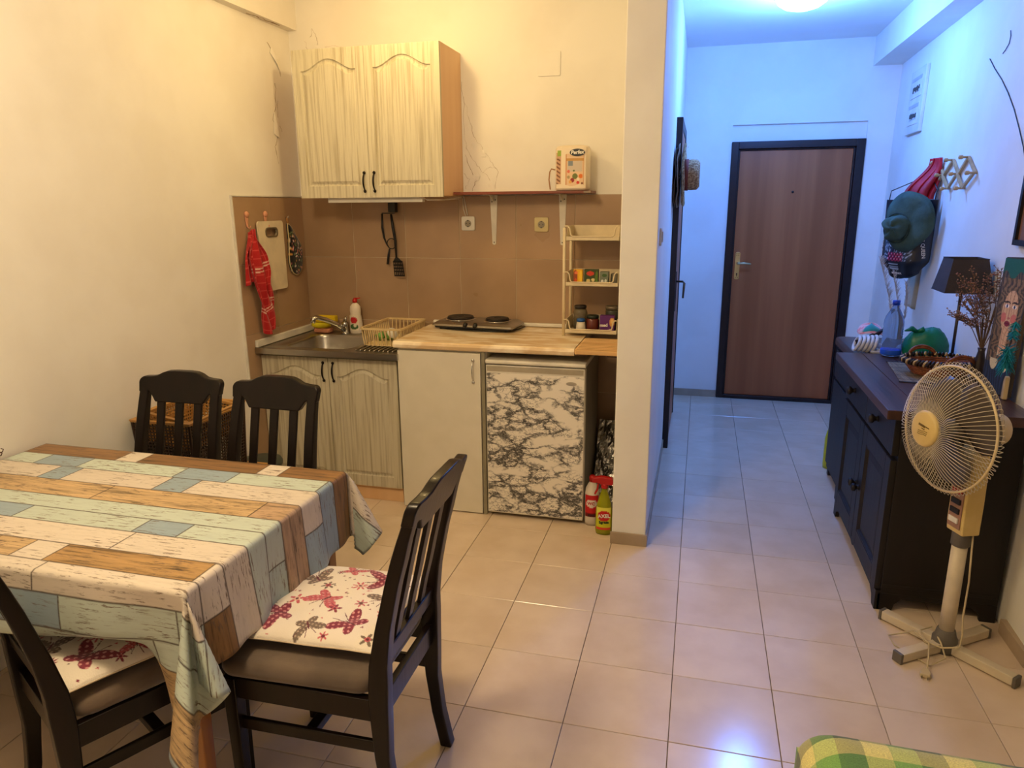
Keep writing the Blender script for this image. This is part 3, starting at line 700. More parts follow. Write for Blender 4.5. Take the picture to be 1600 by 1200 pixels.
def pad_from_outline(ols, cy_, cz_, xf, th, colf, parent, name, m, nr=26):
    mb = MB(); n = len(ols); V_ = []; 
    for i in range(nr+1):
        s_ = 1-i/nr
        for a, b in ols: V_.append((xf+th*math.sqrt(max(0, 1-s_**3)), cy_+(a-cy_)*s_, cz_+(b-cz_)*s_))
    F = [(i*n+k, i*n+(k+1) % n, (i+1)*n+(k+1) % n, (i+1)*n+k) for i in range(nr) for k in range(n)]
    base = len(V_); V_ += [(xf-th*.3, a, b) for a, b in ols]; F += [(base+k, base+(k+1) % n, (k+1) % n, k) for k in range(n)]+[tuple(base+k for k in range(n-1,-1,-1))]
    mb.add(V_, F); o = mb.build(name, m, parent, smooth=True, fix=False)
    arr = np.array([(v[1], v[2]) for v in V_]); paint(o, colf(arr[:,0], arr[:,1])); return o
def mittc(y, z):
    cols = np.zeros((len(y),3)); cols[:] = lin((14,11,10)); rs = np.random.RandomState(3)
    for k in range(130):
        a, b = rs.uniform(.19,.325), rs.uniform(1.23,1.50); th = rs.uniform(0,3.14); r = rs.uniform(.004,.009)
        u = (y-a)*np.cos(th)+(z-b)*np.sin(th); v = -(y-a)*np.sin(th)+(z-b)*np.cos(th)
        cols[(u/r)**2+(v/(r*.5))**2 < 1] = lin([(226,206,190),(206,120,110),(196,140,60),(110,130,80)][k % 4])
    return cols
pad_from_outline(ols, cy_, cz_, XL+.018, .022, mittc, t, 'mitt', PMF)
MB().tube([(XL+.020,a,b) for a, b in ols], .0035, 6, True).build('binding', M('cream_binding', (214,196,150), .8), t, smooth=True)
MB().tube([(XL+.020,.200,1.52),(XL+.018,.192,1.545),(XL+.022,.193,1.566),(XL+.022,.200,1.545),(XL+.020,.203,1.522)], .003, 6).build('loop', M('tan_loop', (190,140,80), .8), t, smooth=True)

# sponges and soap
sp = M('yellow_sponge', (222,190,24), .9, bump=.5, bscale=150); spp = M('pink_sponge', (206,140,110), .9, bump=.5, bscale=150)
o = MB().prism(rrect(-2.275,-2.165,.285,.350,.018), .866, .892, 'xy').build('sponge', spp, bevel=.008); tag(o, 'pinkish sponge lying at the bottom of the sponge pile behind the tap', 'sponge', 'sponges by the tap')
mb = MB().lathe([(.0001,.8925),(.045,.893),(.066,.905),(.060,.925),(.0001,.930)], (-2.235,.318,0), 20, sx=1, sy=.55)
o = mb.build('scourer', M('bright_yellow_scourer', (226,210,30), .8), smooth=True); tag(o, 'bright yellow oval scourer on top of the pink sponge', 'scourer')
o = MB().prism(rrect(-2.255,-2.125,.29,.335,.006), .9305, .972, 'xy').build('sponge', sp, bevel=.006); tag(o, 'yellow block sponge topmost of the sponge pile behind the tap', 'sponge', 'sponges by the tap')
c = (-2.005,.335,.863)
t = bottle('dish_soap_bottle', 'white dish soap bottle with red pump cap behind the drying rack', c, [(.001,0),(.036,.001),(.040,.015),(.041,.06),(.037,.10),(.033,.12),(.035,.14),(.033,.165),(.020,.182),(.013,.188),(.013,.192)], wbot, 24, 1, .75)
mb = MB().lathe([(.015,.190),(.015,.208),(.008,.211),(.008,.217),(.0001,.217)], c, 14); mb.tube([(c[0]-.005,c[1],c[2]+.2145),(c[0]+.02,c[1],c[2]+.2155),(c[0]+.036,c[1],c[2]+.219)], [.005,.0045,.003], 8)
mb.build('pump_cap', redp, t, smooth=True)
def lf(U, V, cols):
    e = ((U-.5)/.36)**2+((V-.68)/.22)**2 < 1; cols[e] = lin((184,30,36)); e = ((U-.5)/.45)**2+((V-.25)/.18)**2 < 1; cols[e] = lin((60,96,50)); e = ((U-.62)/.15)**2+((V-.32)/.1)**2 < 1; cols[e] = lin((220,214,190)); return cols
lab(t, c, .0405, .022, .115, -2.4, -.8, (224,212,190), lf, 1, .75, 20, 20)

# dish rack
rackm = M('cream_rack_plastic', (226,200,150), .4)
t = thing('dish_rack', 'cream plastic dish drying basket on the sink drainer', 'dish rack', loc=(-1.66,.12,.87))
def RX(s_, z): return rrect(-1.655-.115*s_, -1.655+.115*s_, .125-.185*s_, .125+.185*s_, .02, 4)
mb = MB(); o1 = rrect(-1.785,-1.535,-.070,.320,.024,4); i1 = rrect(-1.772,-1.548,-.057,.307,.018,4)
mb.loft([[(a,b,.962) for a,b in o1],[(a,b,.972) for a,b in o1],[(a,b,.972) for a,b in i1],[(a,b,.962) for a,b in i1],[(a,b,.962) for a,b in o1]], cap=(False,False)).build('rim', rackm, t)
mb = MB(); bt = rrect(-1.765,-1.555,-.050,.300,.018,4)
mb.prism(bt, .8705, .876, 'xy').build('base', rackm, t, bevel=.001)
mb = MB()
def bar(a, b, w_=.004): mb.tube([a, b], w_, 4)
for i in range(15):
    y = -.045+i*.0243; bar((-1.765,y,.874),(-1.778,y*1.03,.965)); bar((-1.555,y,.874),(-1.542,y*1.03,.965))
for i in range(9):
    x = -1.752+i*.0245; bar((x,-.050,.874),(x,-.063,.965)); bar((x,.300,.874),(x,.313,.965))
mb.build('slats', rackm, t, kind='stuff')
gc = M('green_bowl_plastic', (120,170,84), .4)
cc = (-1.675,.10,.905)
Mx = Matrix.Rotation(.9, 4, 'Y') @ Matrix.Rotation(.5, 4, 'X')
t = thing('green_cup', 'green and white plastic cup lying in the drying basket', 'cup', 'cups in the drying basket', loc=cc)
MB().lathe([(.0001,-.03),(.022,-.03),(.030,.028),(.0285,.028),(.020,-.024),(.0001,-.024)], cc, 18, M=Mx).build('cup', gc, t, smooth=True)
MB().lathe([(.0301,.024),(.0325,.028),(.0325,.032),(.0001,.032)], cc, 18, M=Mx).build('lid', white, t, smooth=True)
cc = (-1.728,.085,.900); o = MB().lathe([(.0001,-.02),(.018,-.02),(.026,.02),(.0245,.02),(.016,-.015),(.0001,-.015)], cc, 18, M=Matrix.Rotation(-.5,4,'Y')).build('green_cup', gc, smooth=True)
tag(o, 'plain green cup without lid lying in the drying basket', 'cup', 'cups in the drying basket')

# hob
t = thing('electric_hob', 'twin-plate portable electric hob on the marbled worktop', 'hob', loc=(-1.2,.27,.936))
rot = Matrix.Translation((-1.20,.268,.936)) @ Matrix.Rotation(-.10, 4, 'Z')
hx, hy = .245, .108
mb = MB().prism(rrect(-hx+.01,hx-.01,-hy+.005,hy-.005,.02), .008, .022, 'xy').mat4(rot); mb.build('base', black, t, bevel=.003)
mb = MB().loft([[(a,b,.020) for a,b in rrect(-hx,hx,-hy,hy,.015)],[(a,b,.030) for a,b in rrect(-hx,hx,-hy,hy,.015)],[(a,b,.047) for a,b in rrect(-hx+.03,hx-.03,-hy+.028,hy-.012,.012)]]).mat4(rot); mb.build('top', steel, t, bevel=.002)
for x, r in ((-.115,.076),(.115,.066)):
    hp = MB().lathe([(r+.004,.046),(r+.004,.050),(r,.052),(r,.060),(r-.004,.064),(.02,.0635),(.018,.060),(.0001,.060)], (x,.01,0), 32).mat4(rot).build('hot_plate', M('cast_iron', (48,40,36), .55, .3), t, smooth=True); smooth_angle(hp,.6)
    MB().lathe([(r+.012,.046),(r+.012,.049),(r+.003,.050)], (x,.01,0), 32).mat4(rot).build('plate_ring', chrome, t, smooth=True)
for x in (-.035, .025):
    MB().lathe([(.0001,-.016),(.011,-.014),(.013,0),(.013,.006)], (0,0,0), 16, 'y').mat4(rot @ Matrix.Translation((x,-hy+.004,.033)) @ Matrix.Rotation(.5,4,'X')).build('knob', black, t, smooth=True)
MB().lathe([(.0001,-.004),(.004,-.003),(.004,0)], (0,0,0), 10, 'y').mat4(rot @ Matrix.Translation((-.105,-hy+.008,.033))).build('indicator', M('amber_light',(120,80,40),.3), t)
for sx_ in (-1,1):
    for sy_ in (-1,1): MB().lathe([(.010,0),(.010,.010),(.0001,.010)], (sx_*.2,sy_*.075,-.0005), 10).mat4(rot).build('foot', black, t)
MB().tube([tuple(rot @ Vector(p)) for p in [(-.19,-.09,.006),(-.1,-.112,.004),(0,-.118,.004),(.12,-.108,.004),(.2,-.09,.006),(.255,-.02,.010),(.262,.06,.012)]], .0035, 6).build('cable', black, t, smooth=True)

# three-tier rack
rk = M('ivory_rack_plastic', (226,210,176), .4)
t = thing('storage_rack', 'three-tier ivory plastic rack standing on the worktop against the pillar', 'rack', loc=(-.53,.25,.936))
for y in (.135,.335):
    MB().tube([(-.678,y,.9355),(-.678,y,1.505)], .0085, 10).build('post', rk, t, smooth=True)
for y in (.335,):
    MB().tube([(-.384,y,.9355),(-.384,y,1.505)], .0085, 10).build('post', rk, t, smooth=True)
for z in (.950, 1.202, 1.438):
    x0, x1, y0, y1 = -.668, -.394, .13, .345; h = .075
    mb = MB().box(x0, x1, y0, y1, z, z+.004)
    mb.box(x0, x1, y1-.003, y1, z+.004, z+h)
    for xx in (x0, x1-.003):
        mb.prism([(y0+.01,z+.004),(y1-.003,z+.004),(y1-.003,z+h),(y0+.045,z+h),(y0+.012,z+.03)], xx, xx+.003, 'yz')
    mb.box(x0, x1, y0, y0+.003, z, z+.022)
    tr = mb.build('tray', rk, t, bevel=.001)
    MB().tube([(x0-.008,y0,z+h),(x0+.008,y0,z+h),(x0+.018,y0,z+h-.01),(x0+.024,y0,z+.03),(x0+.034,y0,z+.022),(x1-.034,y0,z+.022),(x1-.024,y0,z+.03),(x1-.018,y0,z+h-.01),(x1-.010,y0,z+h),(x1,y0,z+h)], .004, 6).build('front_rail', rk, tr, smooth=True)
# boxes and jars on the rack
def pbox(name, label, x0, x1, y0, y1, z0, z1, col, fn, cat='box', group=None, nu=26, nv=26):
    t = thing(name, label, cat, group, loc=((x0+x1)/2,(y0+y1)/2,z0))
    MB().box(x0,x1,y0,y1,z0,z1).build('carton', M('carton_'+name, col, .5), t, bevel=.001)
    o = MB().grid(lambda u, v: (x0+(x1-x0)*u, y0-.0006, z0+(z1-z0)*v), [i/nu for i in range(nu+1)], [i/nv for i in range(nv+1)]).build('front_print', PM, t, fix=False)
    U, V = [a.ravel() for a in np.meshgrid(np.linspace(0,1,nu+1), np.linspace(0,1,nv+1))]; cols = np.zeros((U.size,3)); cols[:] = lin(col); paint(o, fn(U, V, cols)); return t
def blobs(lst):
    def f(U, V, cols):
        for cx, cy, rx, ry, k in lst: cols[((U-cx)/rx)**2+((V-cy)/ry)**2 < 1] = lin(k)
        return cols
    return f
G = 'small food cartons on the middle tier'
pbox('spice_carton', 'yellow and orange carton leftmost on the middle rack tier', -.630,-.582,.150,.185,1.2065,1.288, (236,176,30), blobs([(.2,.5,.25,.5,(150,70,40)),(.3,.8,.2,.1,(230,120,70)),(.8,.5,.15,.45,(244,196,50)),(.25,.3,.15,.15,(210,90,30))]), group=G)
pbox('spice_carton', 'dark green carton with red and yellow print on the middle rack tier', -.574,-.500,.150,.185,1.2065,1.290, (58,70,34), blobs([(.45,.75,.28,.14,(196,60,36)),(.3,.3,.14,.12,(220,200,130)),(.65,.35,.12,.1,(226,210,150)),(.5,.15,.3,.08,(180,160,80)),(.9,.5,.1,.4,(90,120,40))]), group=G)
pbox('spice_carton', 'grey-green small carton third on the middle rack tier', -.490,-.446,.150,.20,1.2065,1.278, (112,120,104), blobs([(.3,.3,.16,.14,(220,220,215)),(.7,.35,.14,.12,(210,214,206)),(.55,.75,.3,.12,(60,90,50)),(.5,.1,.3,.08,(60,60,110))]), group=G)
o = MB().prism(rrect(-.440,-.400,.19,.25,.012), 1.2065, 1.265, 'xy').build('tin', M('grey_tin', (130,126,110), .4, .4), bevel=.004); tag(o, 'dull grey tin at the right of the middle rack tier', 'tin')
o = MB().tube([(-.452,.160,1.2095),(-.43,.158,1.215),(-.41,.165,1.2115),(-.39,.160,1.213)], [.003,.008,.009,.007], 8).build('garlic_net', M('purple_white_bundle', (190,170,160), .7), smooth=True); tag(o, 'small pale bundle lying at the front of the middle rack tier', 'bundle')
glass = M('jar_glass', (150,140,116), .12, trans=.6, col2=(130,120,96)); dlid = M('dark_jar_lid', (34,30,28), .4)
t = bottle('glass_jar', 'glass jar with black lid at the left of the lowest rack tier', (-.604,.235,.955), [(.001,0),(.034,.001),(.037,.02),(.035,.07),(.040,.09),(.036,.105),(.030,.118)], glass)
MB().lathe([(.034,.118),(.034,.130),(.030,.134),(.0001,.134)], (-.604,.235,.955), 20).build('lid', dlid, t, smooth=True)
t = bottle('salt_shaker', 'white shaker with blue lid at the front of the lowest rack tier', (-.590,.170,.955), [(.001,0),(.026,.001),(.027,.01),(.022,.055)], M('white_salt', (216,206,190), .4))
MB().lathe([(.023,.055),(.023,.068),(.018,.072),(.0001,.072)], (-.590,.170,.955), 18).build('lid', M('blue_lid', (30,84,160), .4), t, smooth=True)
t = bottle('jam_jar', 'dark red jar with green-black lid in the middle of the lowest rack tier', (-.530,.195,.955), [(.001,0),(.034,.001),(.036,.01),(.036,.062),(.031,.072)], M('red_brown_jar', (96,34,22), .18, coat=.5))
MB().lathe([(.034,.072),(.034,.085),(.030,.088),(.0001,.088)], (-.530,.195,.955), 20).build('lid', M('green_black_lid', (28,38,30), .4), t, smooth=True)
t = pbox('purple_box', 'purple food box with a photo panel on the lowest rack tier', -.487,-.410,.165,.205,.955,1.046, (90,34,110), blobs([(.84,.62,.18,.26,(206,150,80)),(.84,.68,.10,.12,(226,190,120)),(.7,.1,.2,.1,(200,180,210))]))
text('med', 'lettering', wlet, t, frame((-.466,.1640,.994), (1,0,.05), (0,0,1)), .024, bold=.0008)
t = bottle('tall_jar', 'tall glass jar with steel lid at the back right of the lowest rack tier', (-.436,.275,.955), [(.001,0),(.034,.001),(.036,.01),(.036,.10),(.034,.108)], M('dark_jar', (70,72,60), .2, coat=.4))
MB().lathe([(.036,.108),(.036,.126),(.033,.130),(.0001,.130)], (-.436,.275,.955), 20).build('lid', M('grey_lid', (130,118,98), .35, .5), t, smooth=True)

# ================================================================ hall
# entrance door
d1 = struct(bpy.data.objects.new('door_1', None)); C.objects.link(d1); d1.location = (.69, 2.574, 0); ORG[d1] = Vector(d1.location)
mb = MB()
for x0, x1, z0, z1 in [(.209,.262,0,2.09),(1.118,1.181,0,2.09),(.262,1.118,2.035,2.09),(.262,1.118,0,.030)]:
    mb.box(x0, x1, 2.556, 2.66, z0, z1)
mb.box(.262,.275,2.580,2.66,.03,2.035).box(1.105,1.118,2.580,2.66,.03,2.035).box(.262,1.118,2.580,2.66,2.022,2.035)
mb.build('door_frame', doorf, d1, bevel=.003)
dl = MB().box(.276,1.104,2.590,2.628,.031,2.021).build('door_leaf', doorw, d1, bevel=.002)
brass = M('brass', (214,204,160), .3, 1.0)
MB().prism(rrect(.292,.330,1.010,1.232,.012), 2.586, 2.590, 'xz').build('handle_plate', brass, dl, bevel=.001)
MB().tube([(.311,2.588,1.142),(.311,2.545,1.142),(.320,2.535,1.142),(.36,2.533,1.146),(.415,2.535,1.140)], [.008,.008,.009,.009,.007], 10).build('lever_handle', brass, dl, smooth=True)
mb = MB().lathe([(.006,2.586),(.006,2.584),(.0001,2.584)], (.311,0,1.055), 12, 'y').box(.3085,.3135,2.584,2.587,1.036,1.052); mb.build('keyhole', black, dl)
mb = MB()
for z in (1.218,1.205,1.036-.012): 
    for dx in (-.008,.008): mb.lathe([(.003,2.586),(.003,2.5845),(.0001,2.5845)], (.311+dx,0,z), 8, 'y')
mb.build('screws', bronze, dl)
MB().lathe([(.009,2.590),(.009,2.586),(.004,2.5845),(.0001,2.5855)], (.692,0,1.703), 14, 'y').build('peephole', bronze, dl)
for z in (1.62, .62):
    MB().lathe([(.011,0),(.011,.22)], (1.112,2.582,z), 12).build('hinge', doorf, d1)
# side door seen edge-on in the hall
d2 = struct(bpy.data.objects.new('door_2', None)); C.objects.link(d2); d2.location = (-.17, 1.6, 0); ORG[d2] = Vector(d2.location)
MB().box(-.174,-.132,1.120,1.190,0,2.135).box(-.174,-.132,2.0,2.065,0,2.135).box(-.174,-.132,1.190,2.0,2.075,2.135).build('door_frame', doorf, d2, bevel=.003)
dl = MB().box(-.168,-.138,1.192,1.998,.012,2.073).build('door_leaf', doorw, d2, bevel=.002)
MB().box(-.138,-.128,1.20,1.24,.93,1.19).build('handle_plate', doorf, dl, bevel=.001)
MB().tube([(-.132,1.22,1.125),(-.088,1.22,1.125),(-.078,1.215,1.115),(-.082,1.19,1.02)], [.007,.007,.008,.006], 10).build('lever_handle', M('dull_bronze', (110,96,76), .35, .9), dl, smooth=True)
# light switch on the partition side
t = thing('light_switch', 'white rocker light switch on the hall side of the partition near its front edge', 'switch', loc=(-.17,-.215,1.476))
MB().prism(rrect(-.255,-.175,1.436,1.516,.012), -.170, -.160, 'yz').build('cover', white, t, bevel=.003)
MB().prism([(-.236,1.452),(-.194,1.452),(-.194,1.50),(-.236,1.50)], -.160, -.155, 'yz').build('rocker', white, t, bevel=.002)
# hats on the side door frame
straw = M('woven_straw', (206,170,120), .85, col2=(150,110,70), scale=90, bump=.9, bscale=160, lo=.42, hi=.58)
t = thing('straw_hat', 'woven straw hat with reddish band, crown outward, topmost of the hats on the side door', 'hat', 'hats hung on the side door', loc=(-.10,1.02,1.80))
cx, cy, cz = -.118, 1.02, 1.79
mb = MB().lathe([(.125,-.004),(.175,.004),(.186,.012),(.182,.014),(.125,.004),(.082,.006),(.088,.05),(.086,.085),(.070,.100),(.040,.098),(.0001,.090)], (cx,cy,cz), 36, 'x', 1, 1)
mb.f = [f for f in mb.f if len(f) <= 4]; mb.v = [(v[0]+.004*math.sin(4*math.atan2(v[2]-cz, v[1]-cy))*(1 if math.hypot(v[1]-cy, v[2]-cz) > .15 else 0), v[1], v[2]) for v in mb.v]
mb.build('hat_body', straw, t, smooth=True, solid=.004)
MB().lathe([(.0905,.010),(.091,.022),(.092,.034)], (cx,cy,cz), 36, 'x').build('band', M('red_brown_band', (130,62,48), .8), t, smooth=True, solid=.002)
for k, (dx, col, z, r) in enumerate([(-.024,(150,130,110),1.785,.178),(-.040,(120,104,90),1.775,.165)]):
    mm = M('worn_hat_brim_%s' % ('a','b')[k], col, .9, bump=.6, bscale=90)
    mb = MB(); n = 48; rg = []
    for rr in (.02, .09, r*.9, r):
        rg.append([(cx+dx+(.004*math.sin(4*a+k*2)+.002*math.sin(9*a))*(rr/r)**2, cy+.01*k+rr*math.cos(a), z+rr*1.06*math.sin(a)) for a in [2*PI*i/n for i in range(n)]])
    mb.loft(rg, cap=(True, False)); o = mb.build('floppy_hat', mm, smooth=True, solid=.005)
    tag(o, ['grey-beige floppy hat brim squeezed between straw hat and wall','dark brown floppy hat flattest against the hall wall'][k], 'hat', 'hats hung on the side door')
o = MB().tube([(-.15,1.00,1.72),(-.14,.99,1.76),(-.125,.99,1.84),(-.11,1.0,1.93),(-.095,1.01,1.955),(-.09,1.02,1.95)], .0028, 6).build('hat_cord', M('pale_cord', (214,210,200), .7), smooth=True); tag(o, 'pale curved cord over the hats on the side door', 'cord')
o = MB().tube([(-.150,.99,1.66),(-.158,.985,1.72),(-.150,.985,1.775),(-.120,.985,1.79),(-.09,.99,1.80)], .003, 6).build('dark_cord', black, smooth=True); tag(o, 'dark cord looped round the hats on the side door', 'cord')

# hall ceiling lamp
t = thing('ceiling_lamp', 'round frosted glass ceiling lamp in the hall', 'ceiling lamp', loc=(.505,1.22,2.80))
MB().lathe([(.09,2.775),(.155,2.778),(.160,2.79),(.155,2.80)], (.505,1.22,0), 40).build('lamp_base', white, t, smooth=True)
MB().lathe([(.0001,2.705),(.05,2.708),(.10,2.722),(.135,2.745),(.150,2.772),(.148,2.778)], (.505,1.22,0), 40).build('lamp_shade', M('lit_frosted_glass', (240,246,250), .4, emit=(.72,.93,1.0), es=1.35), t, smooth=True)

# breaker panel
t = thing('breaker_panel', 'white fuse box with two small windows high on the right wall', 'fuse box', loc=(rwx(1.9,2.26),1.9,2.26))
y0, y1, z0, z1 = 1.71, 2.09, 2.06, 2.465
X = lambda y, z, d: rwx(y, z)-d
def wallbox(mb, y0, y1, z0, z1, d0, d1):
    mb.add([(X(y,z,d),y,z) for d in (d0, d1) for y, z in ((y0,z0),(y1,z0),(y1,z1),(y0,z1))], [(0,1,2,3),(7,6,5,4),(0,4,5,1),(1,5,6,2),(2,6,7,3),(3,7,4,0)]); return mb
wallbox(MB(), y0, y1, z0, z1, 0, .022).build('frame', wbot if 0 else white, t, bevel=.004)
ws = M('grey_window', (178,178,176), .3)
for za, zb in ((2.285,2.42),(2.115,2.25)):
    w_ = wallbox(MB(), y0+.05, y1-.05, za, zb, .022, .026).build('window', white, t, bevel=.001)
    wallbox(MB(), y0+.06, y1-.06, zb-.03, zb-.008, .026, .028).build('recess', ws, w_)
    for k in range(7):
        yy = y0+.10+k*.025; wallbox(MB(), yy, yy+.018, za+.038+random.uniform(-.008,.008), za+.062+random.uniform(0,.012), .026, .029).build('breaker_switch', M('breaker_dark', (60,58,56), .5) if k == 0 else bpy.data.materials['breaker_dark'], w_)
    wallbox(MB(), y0+.10, y1-.11, za+.03, za+.036, .026, .0275).build('strip', ws, w_)

# wall cable, coat rack
P = [(.335,2.285),(.30,2.30),(.27,2.155),(.20,2.10),(.10,2.01),(0,1.92),(-.08,1.84),(-.13,1.78)]
P = [(.545,2.283),(.45,2.225),(.32,2.155),(.21,2.085),(.105,2.008),(.01,1.925),(-.085,1.835),(-.14,1.77)]
o = MB().tube([(X(a,b,.003),a,b) for a, b in P], .0022, 5).build('wall_wire', black, smooth=True); tag(o, 'thin dark wire curving down the upper right wall', 'wire')
o = MB().tube([(X(a,b,.003),a,b) for a, b in [(.315,2.36),(.30,2.335),(.305,2.305),(.34,2.285),(.37,2.275)]], .002, 5).build('wall_wire', M('blue_grey_wire',(70,76,90),.5), smooth=True); tag(o, 'short hooked wire end above the long wall wire', 'wire')
t = thing('coat_rack', 'expanding wooden lattice coat rack with pegs on the right wall', 'coat rack', loc=(rwx(.8,1.76),.8,1.76))
pine = wood('light_pine', (196,166,120), (176,142,96), .5)
ys = [.46, .605, .73, .865, 1.01, 1.16, 1.30]
top = {.605:1.836, .865:1.838, 1.16:1.83}; 
nodes = {0:(.46,1.757),1:(.605,1.838),2:(.605,1.687),3:(.735,1.762),4:(.865,1.838),5:(.865,1.690),6:(1.01,1.765),7:(1.14,1.838),8:(1.14,1.692),9:(1.27,1.768)}
for k, (a, b) in enumerate([(0,1),(0,2),(1,3),(2,3),(3,4),(3,5),(4,6),(5,6),(6,7),(6,8),(7,9),(8,9)]):
    A, B = nodes[a], nodes[b]; dd = .010+.007*(k % 2)
    MB().tube([(X(A[0],A[1],dd),A[0],A[1]),(X(B[0],B[1],dd),B[0],B[1])], .009, 4).build('slat', pine, t)
for k, (a, b) in nodes.items():
    MB().tube([(X(a,b,.004),a,b),(X(a,b,.034),a,b),(X(a,b,.040),a,b),(X(a,b,.052),a,b),(X(a,b,.056),a,b)], [.006,.006,.011,.011,.006], 8).build('peg', pine, t, smooth=True)
# red jacket
t = thing('red_jacket', 'red folded rain jacket hanging from the left end of the coat rack', 'jacket', loc=(1.27,1.10,1.7))
redf = M('red_fabric', (190,16,34), .6, bump=.6, bscale=14, col2=(160,10,26))
def jk(u, v):
    a = (u-.5); w_ = .028+.085*sstep(0,.75,v)
    x = 1.285-.075*sstep(.1,.9,v)+a*2*w_*.62+.006*math.sin(16*u+3*v); y = 1.12-.02*v-a*.10-.03*math.sin(PI*u)+.012*math.sin(22*u+4*v)
    return (min(x, rwx(y,1.7)-.012), y, 1.862-.235*v+.02*math.sin(PI*u)*v-.03*abs(a)*v)
MB().grid(jk, [i/40 for i in range(41)], [i/40 for i in range(41)]).build('cloth', redf, t, smooth=True, solid=.006, fix=False)
MB().tube([jk(.55,v/10) for v in range(11)], .003, 5).build('zip', M('grey_zip', (70,60,64), .5), t, smooth=True)
# black shopping bag
A = Vector((1.290,.985,0)); B = Vector((1.080,1.235,0)); dirw = (B-A).normalized(); nrm = Vector((dirw.y, -dirw.x, 0));
if nrm.y > 0: nrm = -nrm
wid = (B-A).length
bagm = M('glossy_black_bag', (20,24,32), .35, col2=(12,16,24), bump=.5, bscale=12, coat=.3)
t = thing('shopping_bag', 'glossy black printed shopping bag hanging under the green hat', 'bag', loc=(1.18,1.1,1.2))
def bagp(u, v, side=1):
    # u 0..1 across from right to left, v 0..1 top to bottom
    s_ = 1-.06*v-.34*sstep(.80,1,v)
    a = .5+(u-.5)*s_; z = 1.635-.42*v-.035*math.sin(PI*u)*sstep(.6,1,v)
    th = (.015+.065*sstep(0,.5,v)*(1-.6*sstep(.8,1,v)))*(1-abs(2*u-1)**2.5)
    p = A+dirw*wid*a+nrm*th*side+nrm*.006*math.sin(9*u+7*v)*(1-abs(2*u-1))
    return (p.x, p.y, z)
us = [i/70 for i in range(71)]; vs_ = [i/110 for i in range(111)]
o = MB().grid(bagp, us, vs_).build('front_panel', paintmat('printed_glossy_bag', .32, bump=.3, bscale=18, spec=.6), t, smooth=True, solid=.002, fix=False)
U, V = [a.ravel() for a in np.meshgrid(us, vs_)]; cols = np.zeros((U.size,3)); cols[:] = lin((18,24,34)); rs = np.random.RandomState(5)
reg = (U > .22) & (U < .80) & (V > .30) & (V < .80)
nn = np.sin(U*60+6*np.sin(V*21))*np.sin(V*46+5*np.sin(U*17)); cols[reg & (nn > .25)] = lin((120,140,160)); cols[reg & (nn > .72)] = lin((186,200,214)); cols[reg & (nn < -.5)] = lin((40,60,80))
rr = (U > .36) & (U < .70) & (V > .70) & (V < .80); n2 = np.sin(U*90)*np.sin(V*120); cols[rr] = lin((70,16,40)); cols[rr & (n2 > .1)] = lin((190,40,80)); cols[rr & (n2 > .75)] = lin((230,190,210))
cols[(U > .45) & (U < .66) & (V > .82) & (V < .89) & (np.sin(V*260) > 0)] = lin((170,184,196))
paint(o, cols)
MB().grid(lambda u, v: bagp(u, v, -.35), [i/24 for i in range(25)], [i/24 for i in range(25)]).build('back_panel', bagm, t, smooth=True, solid=.002, fix=False)
def onbag(u, v, d=.004):
    p = Vector(bagp(u, v)); px_ = Vector(bagp(u-.03, v))-Vector(bagp(u+.03, v)); pz = Vector(bagp(u, v-.03))-Vector(bagp(u, v+.03)); n_ = px_.cross(pz).normalized(); return frame(p+n_*d, px_, pz)
text('DIG QUEEN', 'side_lettering', wlet, t, onbag(.10,.62) @ Matrix.Rotation(-PI/2+.15,4,'Z'), .026, bold=.0004)
text('DIG QUEEN', 'side_lettering', wlet, t, onbag(.90,.62) @ Matrix.Rotation(PI/2,4,'Z'), .026, bold=.0004)
text('SUMMER', 'lettering', wlet, t, onbag(.52,.925), .016, bold=.0004)
for u in (.06,.94):
    p = Vector(bagp(u,0)); MB().tube([p, p+Vector((.004,-.004,.05)), Vector((rwx(1.15,1.76)-.04,1.15,1.775))], .003, 6).build('strap', bagm, t, smooth=True)
# green sun hat
t = thing('green_sun_hat', 'dark green wide-brimmed fabric hat hanging over the black bag', 'hat', loc=(1.2,1.08,1.5))
gh = M('dark_green_canvas', (62,84,70), .85, bump=.4, bscale=30, col2=(50,70,58))
hc = A+dirw*wid*.30+nrm*.105
def hp_(r, a, d=0):
    p = hc+dirw*(-r*math.cos(a)*1.0)+nrm*d; return (p.x, p.y, 1.515+r*1.12*math.sin(a))
n = 56; rg = []
for r, d in ((.045,.0),(.08,.002),(.115,.0),(.150,-.012)):
    rg.append([hp_(r*(1+.05*math.sin(3*a+1)), a, d+.006*math.sin(5*a)*(r/.15)) for a in [2*PI*i/n for i in range(n)]])
MB().loft(rg, cap=(True, False)).build('brim', gh, t, smooth=True, solid=.003)
mb = MB(); rg = []; c0 = hc+dirw*.060+nrm*.004
for r, d in ((.078,0),(.074,.02),(.062,.042),(.040,.052),(.012,.050)):
    rg.append([tuple(c0+dirw*(-r*math.cos(a)*(1+.12*math.sin(3*a)))+nrm*(d+.012*math.sin(4*a+r*60))+Vector((0,0,1.475+r*1.05*math.sin(a)*(1+.1*math.sin(2*a+1))))) for a in [2*PI*i/n for i in range(n)]])
mb.loft(rg, cap=(False, True)).build('crown', gh, t, smooth=True)
MB().tube([tuple(c0+dirw*(-.080*math.cos(a))+nrm*.006+Vector((0,0,1.475+.084*math.sin(a)))) for a in [2*PI*i/30 for i in range(30)]], .003, 5, True).build('seam', M('green_seam', (40,58,48), .9), t, smooth=True)
